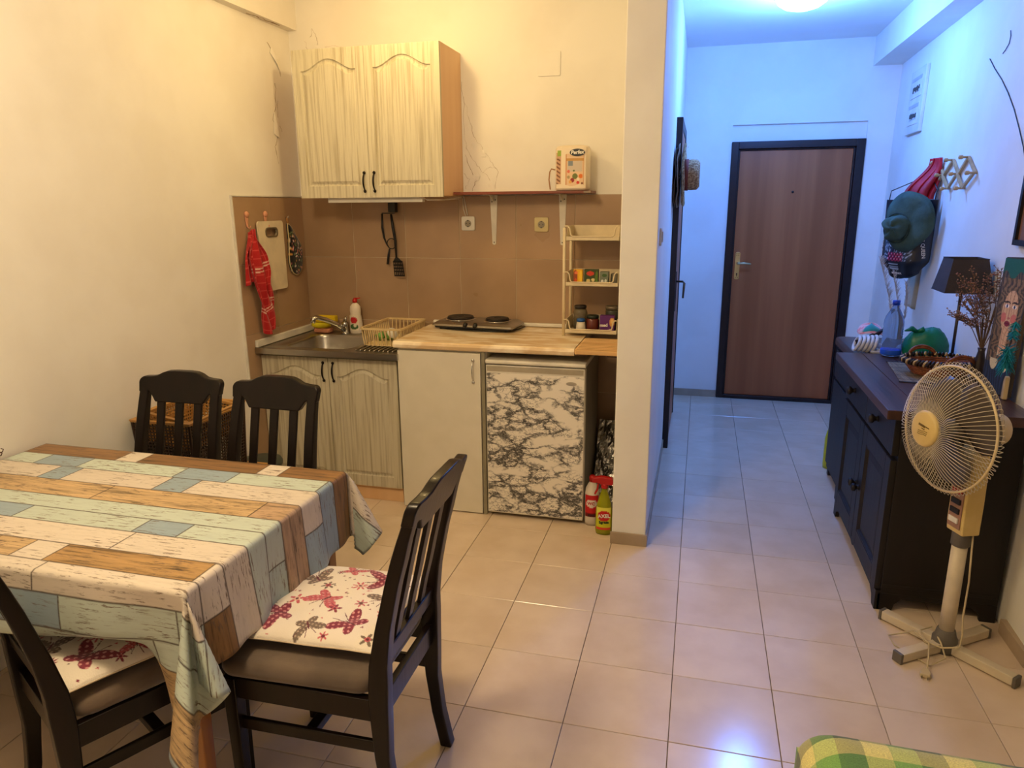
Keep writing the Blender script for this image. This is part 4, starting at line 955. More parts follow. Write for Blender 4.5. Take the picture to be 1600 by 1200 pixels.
# beige cloth
cb = M('beige_cotton', (196,188,166), .85, bump=.2, bscale=30)
o = MB().grid(lambda u, v: (1.262+.075*u+.006*math.sin(9*u)-.008*v, 1.26-.06*u+.012*math.sin(8*u+2*v), 1.36-.36*v-.03*u), [i/16 for i in range(17)], [i/16 for i in range(17)]).build('beige_cloth', cb, smooth=True, solid=.003, fix=False)
tag(o, 'beige cloth hanging below the black bag', 'cloth')
# pampas plumes
plm = M('pale_grass_plume', (186,184,184), .9, col2=(160,158,160))
t = thing('pampas_plumes', 'pale dried pampas grass plumes standing behind the water bottle', 'dried grass', loc=(1.10,.80,.86))
rs = random.Random(4); mb = MB()
for bx, tx, tz, s_ in ((1.10,.985,1.31,1),(1.12,1.06,1.24,.8),(1.13,1.13,1.18,.7)):
    b0 = Vector((bx,.83,.852)); e = Vector((tx,.80,tz)); mb.tube([b0, b0.lerp(e,.5)+Vector((.02,0,.0)), e], [.003,.002,.001], 4)
    for k in range(150):
        f = rs.uniform(.35,1); p = b0.lerp(e, f)+Vector((.02*math.sin(PI*f),0,0)); l = rs.uniform(.02,.05)*s_; a = rs.uniform(0,2*PI)
        q = p+Vector((math.cos(a)*l*.45, math.sin(a)*l*.45, l*.9)); mb.tube([p, p.lerp(q,.6)+Vector((0,0,.004)), q], [.0012,.001,.0004], 3, cap=False)
mb.build('plume', plm, t, kind='stuff')

# ================================================================ sideboard
t = thing('sideboard', 'black-stained wooden sideboard with brown plank top against the right wall', 'sideboard', loc=(1.0,-.21,0))
XB = 1.222
MB().box(.800, XB, -.700, .262, .075, .826).build('body', sidew, t, bevel=.003)
mb = MB()
mb.prism([(.790,.075),(.790,0),(.850,0),(.856,.03),(.88,.055),(XB-.09,.055),(XB-.06,.03),(XB-.055,0),(XB,0),(XB,.075)], -.700, -.682, 'xz')
mb.prism([(-.700,.085),(-.700,0),(-.655,0),(-.64,.035),(-.60,.058),(-.25,.062),(-.215,.05),(-.18,.062),(.16,.058),(.20,.035),(.215,0),(.262,0),(.262,.085)], .782, .802, 'yz')
mb.box(XB-.05, XB, .22, .262, 0, .075).build('plinth', sidew, t, bevel=.002)
MB().box(.800, XB-.01, -.704, -.700, .105, .118).build('side_moulding', sidew, t, bevel=.002)
for y0, y1 in ((-.694,-.219),(-.213,.256)):
    dr = MB().box(.776, .801, y0, y1, .662, .812).build('drawer', sidew, t, bevel=.003)
    yk = (y0+y1)/2+.02
    MB().lathe([(.0001,-.040),(.016,-.038),(.021,-.031),(.020,-.022),(.011,-.014),(.009,-.006),(.014,0)], (.776,yk,.738), 16, 'x').build('knob', sidew, dr, smooth=True)
for y0, y1, yk in ((-.694,-.219,-.250),(-.213,.256,-.182)):
    w_ = .072
    do = MB().box(.776,.801,y0,y0+w_,.088,.645).box(.776,.801,y1-w_,y1,.088,.645).box(.776,.801,y0+w_,y1-w_,.088,.088+w_).box(.776,.801,y0+w_,y1-w_,.645-w_,.645).build('door', sidew, t, bevel=.003)
    a, b, c_, d_ = y0+w_, y1-w_, .088+w_, .645-w_
    mb = MB(); R4 = lambda i, x: [(x,a+i,c_+i),(x,b-i,c_+i),(x,b-i,d_-i),(x,a+i,d_-i)]
    mb.loft([R4(0,.798), R4(0,.779), R4(.008,.777), R4(.016,.788), R4(.045,.783), R4(.05,.783)], cap=(False, True)); mb.build('door_panel', sidew, do)
    MB().lathe([(.0001,-.036),(.014,-.034),(.019,-.027),(.018,-.018),(.010,-.012),(.008,-.005),(.013,0)], (.776,yk,.352), 16, 'x').build('knob', sidew, do, smooth=True)
# top made of planks
for k in range(4):
    x0 = .727+k*.1245; x1 = min(x0+.1225, XB+.002)
    MB().box(x0, x1, -.765, .345, .828, .866).build('top_plank', sidet, t, bevel=.004 if k == 0 else .002)
# small cabinet beyond
t = thing('hall_cabinet', 'small worn brown cabinet with rounded top beyond the sideboard, by the entrance door', 'cabinet', loc=(1.03,.62,0))
MB().box(.838, 1.245, .37, .90, .04, .800).build('body', sidew, t, bevel=.004)
MB().prism(rrect(.815, 1.252, .355, .935, .045), .800, .850, 'xy').build('top', sidet, t, bevel=.016, seg=3)
MB().box(.826,.840,.39,.88,.62,.78).build('drawer', sidew, t, bevel=.003)
MB().box(.826,.840,.39,.88,.08,.60).build('door', sidew, t, bevel=.003)
for y in (.40,.86): MB().box(.842,.88,y-.02,y+.02,0,.04).box(1.2,1.24,y-.02,y+.02,0,.04).build('leg', sidew, t)
# yellow bottle hanging between, standing behind sideboard front corner
c = (.868,.985,0)
t = bottle('detergent_bottle', 'yellow-green bottle standing on the floor beyond the sideboard', c, [(.001,0),(.035,.001),(.037,.03),(.037,.19),(.028,.24),(.014,.27),(.014,.285)], M('lime_bottle', (190,190,30), .35))
MB().lathe([(.016,.285),(.016,.31),(.0001,.31)], c, 14).build('cap', white, t, smooth=True)
# coil of white rope-like bundle
t = thing('white_hose_coil', 'coiled white corrugated cable bundle on the small hall cabinet', 'coil', loc=(.88,.43,.852))
whc = M('white_coil', (214,212,208), .5)
for k in range(5):
    r = .038+.002*k; cx_ = .84+k*.020
    MB().tube([(cx_+.012*math.sin(a), .44+r*math.cos(a)*1.1, .866+.032+r*.9*math.sin(a)) for a in [2*PI*i/24 for i in range(24)]], .0085, 8, True).build('loop', whc, t, smooth=True)
MB().tube([(.93,.42,.875),(.96,.40,.866),(.985,.385,.862),(.93,.385,.864),(.90,.39,.866)], .008, 8).build('loop', whc, t, smooth=True)
rg = []
pb = M('clear_crinkled_plastic', (200,200,206), .18, bump=.8, bscale=25, coat=.5)
o = MB().lathe([(.0001,.0),(.030,.002),(.036,.022),(.030,.045),(.0001,.052)], (.965,.46,.851), 20, sx=1.2, sy=1).build('plastic_bundle', pb, smooth=True); tag(o, 'crumpled clear plastic bundle beside the white coil', 'plastic')
# cap
t = thing('cloth_cap', 'pink and teal patterned cap lying on the white coil', 'cap', loc=(.90,.5,.93))
ns = 30
mb = MB(); us = [i/ns for i in range(ns+1)]
def capf(u, v):
    a = 2*PI*u; r = .055*math.sin(v*PI/2)*1.0; return (.915+r*math.cos(a)*1.15, .52+r*math.sin(a), .945+.048*math.cos(v*PI/2)+.006*math.sin(3*a))
o = mb.grid(capf, us, us).build('crown', PMF, t, smooth=True, fix=False)
U, V = [a.ravel() for a in np.meshgrid(us, us)]; cols = np.zeros((U.size,3)); cols[:] = lin((222,180,184)); cols[(np.sin(U*50+V*9) > .6)] = lin((226,120,130))
cols[(U > .62) & (U < .92) & (V < .85)] = lin((30,140,140)); paint(o, cols)
MB().prism([(.835,.935),(.85,.905),(.93,.945),(.965,.985),(.975,1.0),(.94,.985),(.90,.955)], .462, .50, 'xz').mat4(Matrix.Translation((0,0,-.025))).build('brim', M('dark_cap_brim', (36,26,34), .7), t, bevel=.004)
# water bottle
t = thing('water_bottle', 'large clear plastic water bottle with blue cap at the far end of the sideboard', 'bottle', loc=(.972,.300,.866))
pet = M('clear_blue_plastic', (170,200,235), .08, trans=.85, ior=1.2, col2=(160,192,232))
prof = [(.001,0),(.040,.001),(.046,.008),(.046,.03)]
for k in range(9): prof += [(.0475,.035+k*.013),(.0450,.0415+k*.013)]
prof += [(.047,.155),(.046,.175),(.040,.20),(.024,.232),(.015,.245),(.0145,.262)]
MB().lathe(prof, (.972,.300,.867), 28).build('bottle_body', pet, t, smooth=True)
MB().lathe([(.0175,.258),(.0175,.280),(.0001,.281)], (.972,.300,.867), 20).build('cap', M('blue_cap', (20,60,190), .35), t, smooth=True)
MB().lathe([(.0475,.010),(.0482,.012),(.0482,.034),(.0475,.036)], (.972,.300,.867), 28).build('label', M('blue_label', (30,90,214), .4), t, smooth=True)
# green bag
gb = M('green_plastic_bag', (24,130,96), .32, bump=.9, bscale=9, col2=(16,110,80), trans=.15)
t = thing('green_plastic_bag', 'filled green plastic bag on the far end of the sideboard', 'bag', loc=(1.13,.30,.866))
rg = []; n = 40
for k, (r, z) in enumerate([(.5,0),(.93,.004),(1,.03),(1.0,.06),(.93,.09),(.78,.118),(.55,.135),(.22,.142)]):
    rg.append([(1.125+r*.100*math.cos(a)*(1+.05*math.sin(4*a+k)+.03*math.sin(9*a+2*k)), .295+r*.062*math.sin(a)*(1+.05*math.sin(3*a+k)), .868+z*(1+.05*math.cos(a+.5))+(.006*math.sin(6*a+k) if k > 1 else 0)) for a in [2*PI*i/n for i in range(n)]])
MB().loft(rg).build('bag_body', gb, t, smooth=True)
mb = MB()
for a0, s_ in ((2.6,1),(3.4,.8),(.6,.6)):
    p0 = Vector((1.075,.28,.995)); mb.tube([p0, p0+Vector((math.cos(a0)*.03,-.01,.018)), p0+Vector((math.cos(a0)*.07*s_,-.015,.006))], [.010,.014,.003], 6)
mb.build('knot', gb, t, smooth=True)
# placemat
pm = M('reed_placemat', (150,130,100), .7, col2=(120,102,78), stretch=(1,.06,1), scale=60)
t = thing('reed_placemat', 'striped reed placemat with dark edge under the wicker basket', 'placemat', loc=(1.05,-.1,.866))
Mr = Matrix.Translation((1.045,-.095,.8675)) @ Matrix.Rotation(-.10, 4, 'Z')
mb = MB()
for k in range(44): mb.box(-.145+k*.00665, -.145+k*.00665+.0052, -.205, .205, 0, .0028)
mb.mat4(Mr).build('reeds', pm, t, kind='stuff')
MB().box(-.150,.150,-.214,-.203,0,.0034).mat4(Mr).build('edge_band', M('dark_band', (44,38,36), .8), t); MB().box(-.150,.150,.203,.214,0,.0034).mat4(Mr).build('edge_band', bpy.data.materials['dark_band'], t)
mb = MB()
for k in range(5): mb.box(-.148,.148,-.16+k*.08,-.157+k*.08,.0028,.0034)
mb.mat4(Mr).build('threads', bpy.data.materials['dark_band'], t)
# wicker tray basket
wk = wood('wicker_brown', (150,84,44), (112,58,28), .5, 'x', 30, coat=.2, bump=.2, st=1); wkb = M('wicker_black', (34,24,20), .5); wkc = M('wicker_cream', (206,176,128), .6)
t = thing('wicker_basket', 'oval brown wicker tray basket with two-tone woven rim on the placemat', 'basket', loc=(1.078,-.105,.871))
bc = (1.078,-.105,.8715)
def el(a, s_, z): return (bc[0]+.150*s_*math.cos(a), bc[1]+.125*s_*math.sin(a), bc[2]+z)
for k in range(7):
    MB().tube([el(2*PI*i/40, .72+.038*k, .006+.0075*k) for i in range(40)], .0042, 5, True).build('weave_ring', wk, t, smooth=True)
mb = MB().loft([[el(2*PI*i/40, s_, z) for i in range(40)] for s_, z in ((.05,.002),(.72,.002),(.72,.006),(.05,.007))]); mb.build('base', wk, t)
for k in range(64):
    a = 2*PI*k/64; mb = MB().tube([el(a+.02,.955,.050),el(a+.04,1.03,.054),el(a+.07,1.045,.066),el(a+.10,.98,.074),el(a+.11,.95,.062)], .0055, 5)
    mb.build('rim_wrap', (wkb, wkb, wkc)[k % 3], t, smooth=True)
mb = MB()
for k in range(48):
    a = 2*PI*k/48; mb.tube([el(a,.72,.004),el(a,.86,.030),el(a,.97,.058)], .0022, 4)
mb.build('stakes', wk, t)
for s_ in (PI/2+.35, -PI/2+.35):
    for dz in (0, .008): MB().tube([el(s_+d, 1.0-.04*(1-abs(d)/.45), .062+dz+.035*math.cos(d/.45*PI/2)**.6) for d in [(-.45+.9*i/12) for i in range(13)]], .006, 6).build('handle', wk, t, smooth=True)
for s_ in (PI/2,):
    pass
# table lamp
shm = M('charcoal_lampshade', (62,54,52), .8, bump=.2, bscale=200, col2=(54,47,46))
t = thing('table_lamp', 'table lamp with dark tapered square shade on a thin metal stem', 'lamp', loc=(1.170,.048,.866))
lx, ly = 1.170, .048
MB().prism(rrect(lx-.055,lx+.055,ly-.055,ly+.055,.008), .8665,.880, 'xy').build('lamp_base', M('dark_metal_base',(52,46,44),.4,.6), t, bevel=.003)
MB().tube([(lx,ly,.88),(lx,ly,1.26)], .0065, 12).build('stem', M('pewter_stem', (92,84,78), .35, .8), t, smooth=True)
MB().lathe([(.016,1.235),(.016,1.28),(.0001,1.281)], (lx,ly,0), 14).build('socket', black, t, smooth=True)
def sq(h, z, rot=.0):
    return [(lx+math.sqrt(2)*h*math.cos(rot+PI/4+k*PI/2), ly+math.sqrt(2)*h*math.sin(rot+PI/4+k*PI/2), z) for k in range(4)]
hb, ht = .096, .070
MB().loft([sq(hb,1.228),sq(ht,1.375),sq(ht-.003,1.375),sq(hb-.003,1.228),sq(hb,1.228)], cap=(False,False)).build('shade', shm, t)
for z, h in ((1.228,hb),(1.375,ht)): MB().tube(sq(h+.0005,z), .0022, 4, True).build('shade_rim', M('shade_trim', (40,36,36), .7) if z < 1.3 else bpy.data.materials['shade_trim'], t)
MB().box(lx-.07,lx+.07,ly-.002,ly+.002,1.345,1.349).box(lx-.002,lx+.002,ly-.07,ly+.07,1.345,1.349).build('shade_spider', bronze, t)
# painted plank portrait
t = thing('painted_plank', 'painted wooden plank portrait of a long-haired woman leaning on the right wall', 'painting', loc=(1.18,-.20,.866))
BL = Vector((1.172,-.325,.868)); BR = Vector((1.214,-.480,.868)); upv = Vector((.034,.035,.545))
xv = (BR-BL); wv = xv.length; xh = xv.normalized(); nv_ = xh.cross(upv).normalized()
if nv_.y > 0: nv_ = -nv_
def pp(u, v, d=0): p = BL+xv*u+upv*v+nv_*d; return (p.x, p.y, p.z)
MB().loft([[pp(-.01,0,-.018),pp(1.02,0,-.018),pp(1.02,.03,-.018),pp(.99,.5,-.018),pp(1.0,1,-.018),pp(.02,.985,-.018),pp(0,.5,-.018)],[pp(-.01,0,0),pp(1.02,0,0),pp(1.02,.03,0),pp(.99,.5,0),pp(1.0,1,0),pp(.02,.985,0),pp(0,.5,0)]]).build('plank', wood('grey_plank', (92,74,54), (54,46,40), .7), t, bevel=.002)
nu, nv = 90, 240; us = [.01+.98*i/nu for i in range(nu+1)]; vs_ = [.004+.975*i/nv for i in range(nv+1)]
o = MB().grid(lambda u, v: pp(u, v, .0012), us, vs_).build('portrait_paint', PM, t, fix=False)
U, V = [a.ravel() for a in np.meshgrid(us, vs_)]
def el2(cx, cy, rx, ry): return ((U-cx)/rx)**2+((V-cy)/ry)**2 < 1
grain = .5+.5*np.sin(U*60+3*np.sin(V*7)+2*np.sin(V*23+U*9))
cols = np.zeros((U.size,3)); cols[:] = lin((74,62,50)); cols[grain > .6] = lin((98,80,58)); cols[grain < .2] = lin((48,44,42))
cols[V > .86+.03*np.sin(U*12)] = lin((30,92,78)); cols[(V < .22) & (grain > .5)] = lin((44,56,80)); cols[(V < .22) & (grain <= .5)] = lin((30,34,46))
skin = el2(.52,.60,.27,.155) | ((np.abs(U-.50) < .13) & (V > .28) & (V < .5)) ; cols[skin] = lin((206,166,130)); cols[skin & (grain > .85)] = lin((180,136,100))
cols[el2(.32,.24,.14,.07)] = lin((206,190,150)); cols[el2(.74,.25,.11,.08)] = lin((214,200,160))
for cx, cy in ((.34,.555),(.70,.555)): cols[el2(cx,cy,.10,.035)] = lin((196,110,96))
for cx in (.40,.66):
    cols[el2(cx,.640,.075,.014)] = lin((236,228,220)); cols[el2(cx,.640,.030,.014)] = lin((50,70,110)); cols[el2(cx,.640,.012,.006)] = lin((14,14,18))
    cols[(np.abs(V-(.672-.4*(U-cx)**2*3)) < .005) & (np.abs(U-cx) < .10)] = lin((36,24,24))
cols[(np.abs(U-(.53+.02*np.sin(V*30))) < .012) & (V > .56) & (V < .64)] = lin((170,120,96)); cols[el2(.53,.555,.05,.008)] = lin((170,100,90))
cols[el2(.51,.515,.10,.020)] = lin((130,36,50)); cols[(np.abs(V-.515) < .0025) & (np.abs(U-.51) < .10)] = lin((70,14,24))
cr_ = (np.abs(np.sin(U*24+V*11)) < .07) & skin & (V > .66); cols[cr_] = lin((60,40,34)); cols[((np.abs(np.sin(V*70+U*8)) < .10) & skin & (V < .5))] = lin((150,110,80))
hair = (~skin) & (V > .25) & (V < .84) & (np.abs(U-.52) < .42) ; cols[hair & (grain > .45)] = lin((110,86,62)); cols[hair & (grain <= .3)] = lin((58,44,36))
cols[hair & (np.sin(U*90+V*20) > .9)] = lin((150,120,76))
wv2 = np.sin(U*38+5*np.sin(V*26)+2.5*np.sin(V*61)); cols[hair & (wv2 > .55)] = lin((132,104,70)); cols[hair & (wv2 < -.7)] = lin((66,60,44))
cols *= (1+.22*(np.random.RandomState(4).rand(U.size,1)-.5)); cols[el2(.36,.668,.10,.006) | el2(.70,.668,.10,.006)] = lin((44,30,26)); paint(o, cols)
# teal feathers and pendant
t = thing('feather_hanging', 'teal feather ornament hanging at the right end of the painting', 'feathers', loc=(1.17,-.55,1.0))
rs = random.Random(9); mb = MB(); tealm = M('teal_feather', (16,130,142), .8)
for k in range(240):
    a = rs.uniform(0,2*PI); b_ = rs.uniform(-1.2,1.2); l = rs.uniform(.025,.05); p = Vector((1.165,-.555+rs.uniform(-.008,.008), 1.05+rs.uniform(-.03,.03))); q = p+Vector((math.cos(a)*l*.7, math.sin(a)*l*.7-.002, math.sin(b_)*l-.015)); mb.tube([p, q], [.003,.0008], 3, cap=False)
mb.build('feather_tuft', tealm, t, kind='stuff')
MB().tube([(1.185,-.535,1.18),(1.172,-.550,1.10),(1.165,-.555,1.06)], .002, 5).build('string', black, t)
mb = MB()
for k in range(60):
    z = 1.12+rs.uniform(-.02,.04); a = rs.uniform(0,6.3); mb.tube([(1.18,-.545,z+.02),(1.18+.022*math.cos(a),-.545+.022*math.sin(a),z+.005)], [.003,.0008], 3, cap=False)
mb.build('feather_tuft', tealm, t, kind='stuff')
o = MB().prism([(-.515,.868),(-.490,.868),(-.492,.94),(-.502,.962),(-.513,.955)], 1.190, 1.206, 'yz').build('wood_chip', wood('pale_bark', (196,170,120), (150,124,84), .7), bevel=.003); tag(o, 'pale upright piece of wood beside the foot of the painting', 'wood piece')
# dried flowers
t = thing('dried_flowers', 'sprays of dried reddish-brown flowers between lamp and painting', 'dried flowers', loc=(1.19,-.17,.866))
rs = random.Random(12); mb = MB(); mf = MB(); mv = MB()
MB().lathe([(.001,0),(.024,.001),(.028,.03),(.020,.09),(.013,.13),(.016,.145)], (1.205,-.190,.867), 18).build('vase', M('dark_vase', (54,44,40), .3), t, smooth=True)
for k in range(26):
    e = Vector((rs.uniform(1.07,1.235), -.17+rs.uniform(-.08,.06), rs.uniform(1.13,1.36))); b0 = Vector((1.205,-.190,1.0)); mid = b0.lerp(e,.5)+Vector((.02,0,.02))
    if e.z < 1.2: e.x = rs.uniform(1.07,1.14)
    mb.tube([b0, mid, e], [.0022,.0018,.0012], 4, cap=False)
    for j in range(30):
        f = rs.uniform(.45,1); p = mid.lerp(e, (f-.4)/.6); a = rs.uniform(0,6.3); l = rs.uniform(.008,.026); q = p+Vector((math.cos(a)*l*.8, math.sin(a)*l*.5, rs.uniform(-.2,1)*l)); mb.tube([p,q], [.0011,.0008], 3, cap=False)
        r = rs.uniform(.0022,.0045); mf.add([(q.x-r,q.y,q.z),(q.x+r,q.y,q.z),(q.x,q.y-r,q.z),(q.x,q.y+r,q.z),(q.x,q.y,q.z-r),(q.x,q.y,q.z+r)], [(0,2,5),(2,1,5),(1,3,5),(3,0,5),(2,0,4),(1,2,4),(3,1,4),(0,3,4)])
mb.build('stems', M('dry_stem', (112,88,70), .9), t, kind='stuff'); mf.build('buds', M('dry_buds', (176,134,100), .9, col2=(134,84,70), scale=60), t, kind='stuff')
# framed picture on the right wall
t = thing('picture_frame', 'dark framed brown picture cut off at the right edge of the wall', 'picture', loc=(rwx(-.4,1.7),-.4,1.7))
mb = MB(); wallbox(mb, -.62, -.205, 1.448, 1.47, .002, .024); wallbox(mb, -.62, -.205, 1.94, 1.962, .002, .024); wallbox(mb, -.62, -.598, 1.47, 1.94, .002, .024); wallbox(mb, -.227, -.205, 1.47, 1.94, .002, .024)
mb.build('frame', sidew, t); wallbox(MB(), -.598, -.227, 1.47, 1.94, .004, .012).build('picture_panel', wood('brown_picture', (150,100,64), (120,78,48), .6), t)

# ================================================================ fan
fanc = M('cream_fan_plastic', (222,202,158), .38, col2=(214,192,146)); fanw = M('white_fan_metal', (220,206,180), .4); gry = M('grey_fan_plastic', (104,98,90), .5)
px_, py_ = .973, -.935
t = thing('pedestal_fan', 'cream pedestal fan with wire cage on a cross foot beside the sideboard', 'fan', loc=(px_,py_,0))
for fx, fy in ((.783,-1.063),(.797,-.760),(1.151,-1.116),(1.158,-.800)):
    dv = Vector((fx-px_, fy-py_, 0)); ln = dv.length; a = math.atan2(dv.y, dv.x); R = Matrix.Translation((px_,py_,0)) @ Matrix.Rotation(a,4,'Z')
    f_ = MB().box(.020, ln-.012, -.019, .019, .006, .040).mat4(R).build('foot_bar', fanw, t, bevel=.003)
    e_ = MB().box(ln-.012, ln, -.020, .020, 0, .041).mat4(R).build('end_cap', gry if fx != .783 or 1 else white, f_, bevel=.003)
    mb = MB()
    for k in range(3): mb.prism([(-.013,.012+k*.010),(-.009,.012+k*.010),(-.009,.016+k*.010),(-.013,.016+k*.010)], ln-.03, ln-.026, 'yz')
MB().lathe([(.040,0),(.043,.01),(.043,.05),(.036,.062),(.031,.085),(.029,.088)], (px_,py_,0), 28).build('hub', gry, t, smooth=True)
MB().lathe([(.0255,.06),(.0255,.44)], (px_,py_,0), 28).build('pole', fanw, t, smooth=True)
MB().lathe([(.0255,.425),(.031,.430),(.031,.475),(.029,.48)], (px_,py_,0), 28).build('collar', gry, t, smooth=True)
# housing (rotated to face the same way as the head)
ax = Vector((-.934,-.358,.05)).normalized(); sd = ax.cross(Vector((0,0,1))).normalized(); upx = sd.cross(ax)
Rh = Matrix((Vector((ax.x,ax.y,0)).normalized(), -sd, Vector((0,0,1)))).transposed().to_4x4(); Rh.translation = (px_,py_,0)
prof = [(.032,.478),(.036,.52),(.036,.70),(.026,.775),(.0,.815),(-.02,.81),(-.032,.76),(-.036,.60),(-.036,.478)]
MB().prism(prof, -.040, .040, 'xz').mat4(Rh).build('column_housing', creamy, t, bevel=.006)
cpn = MB().prism([(.0362,.50),(.0362,.66),(.040,.66),(.040,.50)], -.03, .03, 'xz').mat4(Rh).build('control_panel', M('brown_white_panel', (160,120,100), .4), t, bevel=.001)
for k, (z, m) in enumerate(((.64,redp),(.60,black),(.565,black),(.53,white))): MB().box(.0395,.046,-.022,.022,z-.010,z+.010).mat4(Rh).build('control_button', m, cpn, bevel=.002)
# head
FC = Vector((.868,-.985,.872))      # centre of the big front ring
Mh = Matrix((ax, -sd, upx)).transposed().to_4x4(); Mh.translation = FC
Rr = .214
mb = MB().lathe([(.0001,-.215),(.030,-.210),(.052,-.190),(.058,-.14),(.056,-.080),(.045,-.068),(.0001,-.068)], (0,0,0), 28, 'x').mat4(Mh); mb.build('motor_housing', fanc, t, smooth=True)
MB().tube([tuple(Mh @ Vector(p)) for p in [(-.15,0,-.045),(-.15,0,-.075),(-.135,0,-.10)]], [.022,.022,.024], 12).build('neck', fanc, t, smooth=True)
MB().lathe([(.0001,.012),(.030,.010),(.034,.0),(.034,-.05),(.0001,-.05)], (0,0,0), 24, 'x').mat4(Mh).build('blade_hub', gry, t, smooth=True)
blm = M('smoky_blade', (92,82,74), .3, col2=(84,75,68))
for k in range(3):
    a0 = k*2*PI/3+.35; rows_ = []
    for i in range(9):
        r = .030+.160*i/8; wd = .35+.62*math.sin(PI*min(1,(i/8)*.62+.2)); c_ = []
        for j in range(9):
            s_ = (j/8-.5)*2; a = a0+s_*wd*(1-.12*(i/8)**6)+.25*(i/8); c_.append((-.022+.020*s_*(1-.2*i/8), r*math.cos(a)*(1-.06*(abs(s_)**4)*(i == 8)), r*math.sin(a)))
        rows_.append(c_)
    MB().loft(rows_, closed=False, cap=(False,False)).mat4(Mh).build('fan_blade', blm, t, smooth=True, solid=.002, fix=False)
nw = 84; mb = MB(); mr_ = MB()
for k in range(nw):
    a = 2*PI*k/nw
    def q(r, x, da): return tuple(Mh @ Vector((x, r*math.cos(a+da), r*math.sin(a+da))))
    mb.tube([q(.060,.088,0),(q(.082,.087,.02)),q(.100,.084,.12),q(.13,.076,.13),q(.165,.058,.13),q(.198,.032,.13),q(.214,.006,.13),q(.228,-.006,.13)], .0012, 4, cap=False)
    mr_.tube([q(.228,-.006,.13),q(.218,-.016,.11),q(.18,-.040,.0),q(.12,-.058,-.14),q(.06,-.066,-.24)], .0011, 4, cap=False)
mb.build('front_cage_wires', fanw, t, smooth=True, kind='stuff'); mr_.build('rear_cage_wires', fanw, t, smooth=True, kind='stuff')
def ringt(r, x, rad, nm, n_=64): MB().tube([tuple(Mh @ Vector((x, r*math.cos(a), r*math.sin(a)))) for a in [2*PI*i/n_ for i in range(n_)]], rad, 8, True).build(nm, fanc, t, smooth=True)
ringt(Rr, .006, .0042, 'front_ring'); ringt(.12,-.058,.0016,'rear_ring')
bdg = MB().lathe([(.061,.082),(.063,.090),(.060,.096),(.052,.0985),(.0001,.0995)], (0,0,0), 36, 'x').mat4(Mh).build('centre_badge', creamy, t, smooth=True)
bl = M('badge_print', (116,92,40), .5); mb = MB()
Mb_ = Mh @ Matrix.Translation((.1005,0,0)) @ Matrix.Rotation(-.12,4,'X')
mb.box(0,.0006,-.030,-.012,.010,.0135).box(0,.0006,-.010,.022,.006,.0135).box(0,.0006,-.012,.004,-.001,.002)
for z in (-.008,-.014,-.020): mb.tube([(0,-.026,z+.004),(0,-.012,z+.003),(0,.004,z-.002),(0,.018,z-.003)], .0009, 4)
mb.mat4(Mb_ @ Matrix.Diagonal((1,-1,1,1))).build('badge_print', bl, bdg)
# cable
t2 = thing('fan_cord', 'cream power cord with plug coiled on the fan foot', 'cord', loc=(.9,-1.0,0))
cd = M('cream_cord', (206,188,150), .5)
MB().tube([(px_+.028,py_-.02,.48),(px_+.036,py_-.03,.30),(px_+.034,py_-.034,.16),(px_+.040,py_-.038,.09),(px_+.030,py_-.060,.052),(px_-.03,py_-.07,.047),(px_-.08,py_-.04,.047),(px_-.075,py_+.03,.05),(px_-.03,py_+.05,.06),(px_-.03,py_-.055,.058),(px_-.02,py_-.09,.02),(px_-.08,py_-.13,.006),(px_-.17,py_-.02,.004),(px_-.18,py_+.04,.006),(px_-.10,py_+.02,.048),(px_-.07,py_-.06,.055),(px_-.085,py_-.12,.03),(px_-.10,py_-.165,.010)], .0032, 7).build('cable', cd, t2, smooth=True)
pl = MB().prism([(-.014,-.02),(.014,-.02),(.018,-.005),(.008,.022),(-.008,.022),(-.018,-.005)], .002, .018, 'xy').mat4(Matrix.Translation((px_-.11,py_-.185,0)) @ Matrix.Rotation(-.3,4,'Z')).build('plug', cd, t2, bevel=.003)
mb = MB()
for d in (-.009,.009): mb.tube([(d,-.02,.010),(d,-.040,.010)], .0022, 8)
mb.mat4(Matrix.Translation((px_-.11,py_-.185,0)) @ Matrix.Rotation(-.3,4,'Z')).build('plug_pins', chrome, pl)

# ================================================================ table, cloth
t = thing('dining_table', 'light orange wooden dining table hidden under the plank-print cloth', 'table', loc=(-1.715,-1.97,0))
orw = wood('orange_varnished_wood', (160,104,46), (124,76,30), .35, 'z', 12, coat=.3)
XE, YN, YF, ZT = -1.10, -2.36, -1.58, .760
MB().box(-2.33, XE-.004, YN+.004, YF-.004, .730, .756).build('tabletop', orw, t, bevel=.002)
MB().box(-2.28, XE-.06, YN+.06, YN+.08, .64, .73).box(-2.28, XE-.06, YF-.08, YF-.06, .64, .73).box(-2.28,-2.26,YN+.08,YF-.08,.64,.73).box(XE-.08,XE-.06,YN+.08,YF-.08,.64,.73).build('apron', orw, t)
for x, y in ((XE-.055,YN+.055),(XE-.055,YF-.055),(-2.28,YN+.055),(-2.28,YF-.055)):
    MB().loft([[(x-h,y-h,z),(x+h,y-h,z),(x+h,y+h,z),(x-h,y+h,z)] for h, z in ((.017,0),(.026,.73))]).build('leg', orw, t, bevel=.004)
Bc, Wc, Pc, Gc, Lc = (142,106,70), (198,168,126), (214,203,190), (192,205,196), (150,170,184)
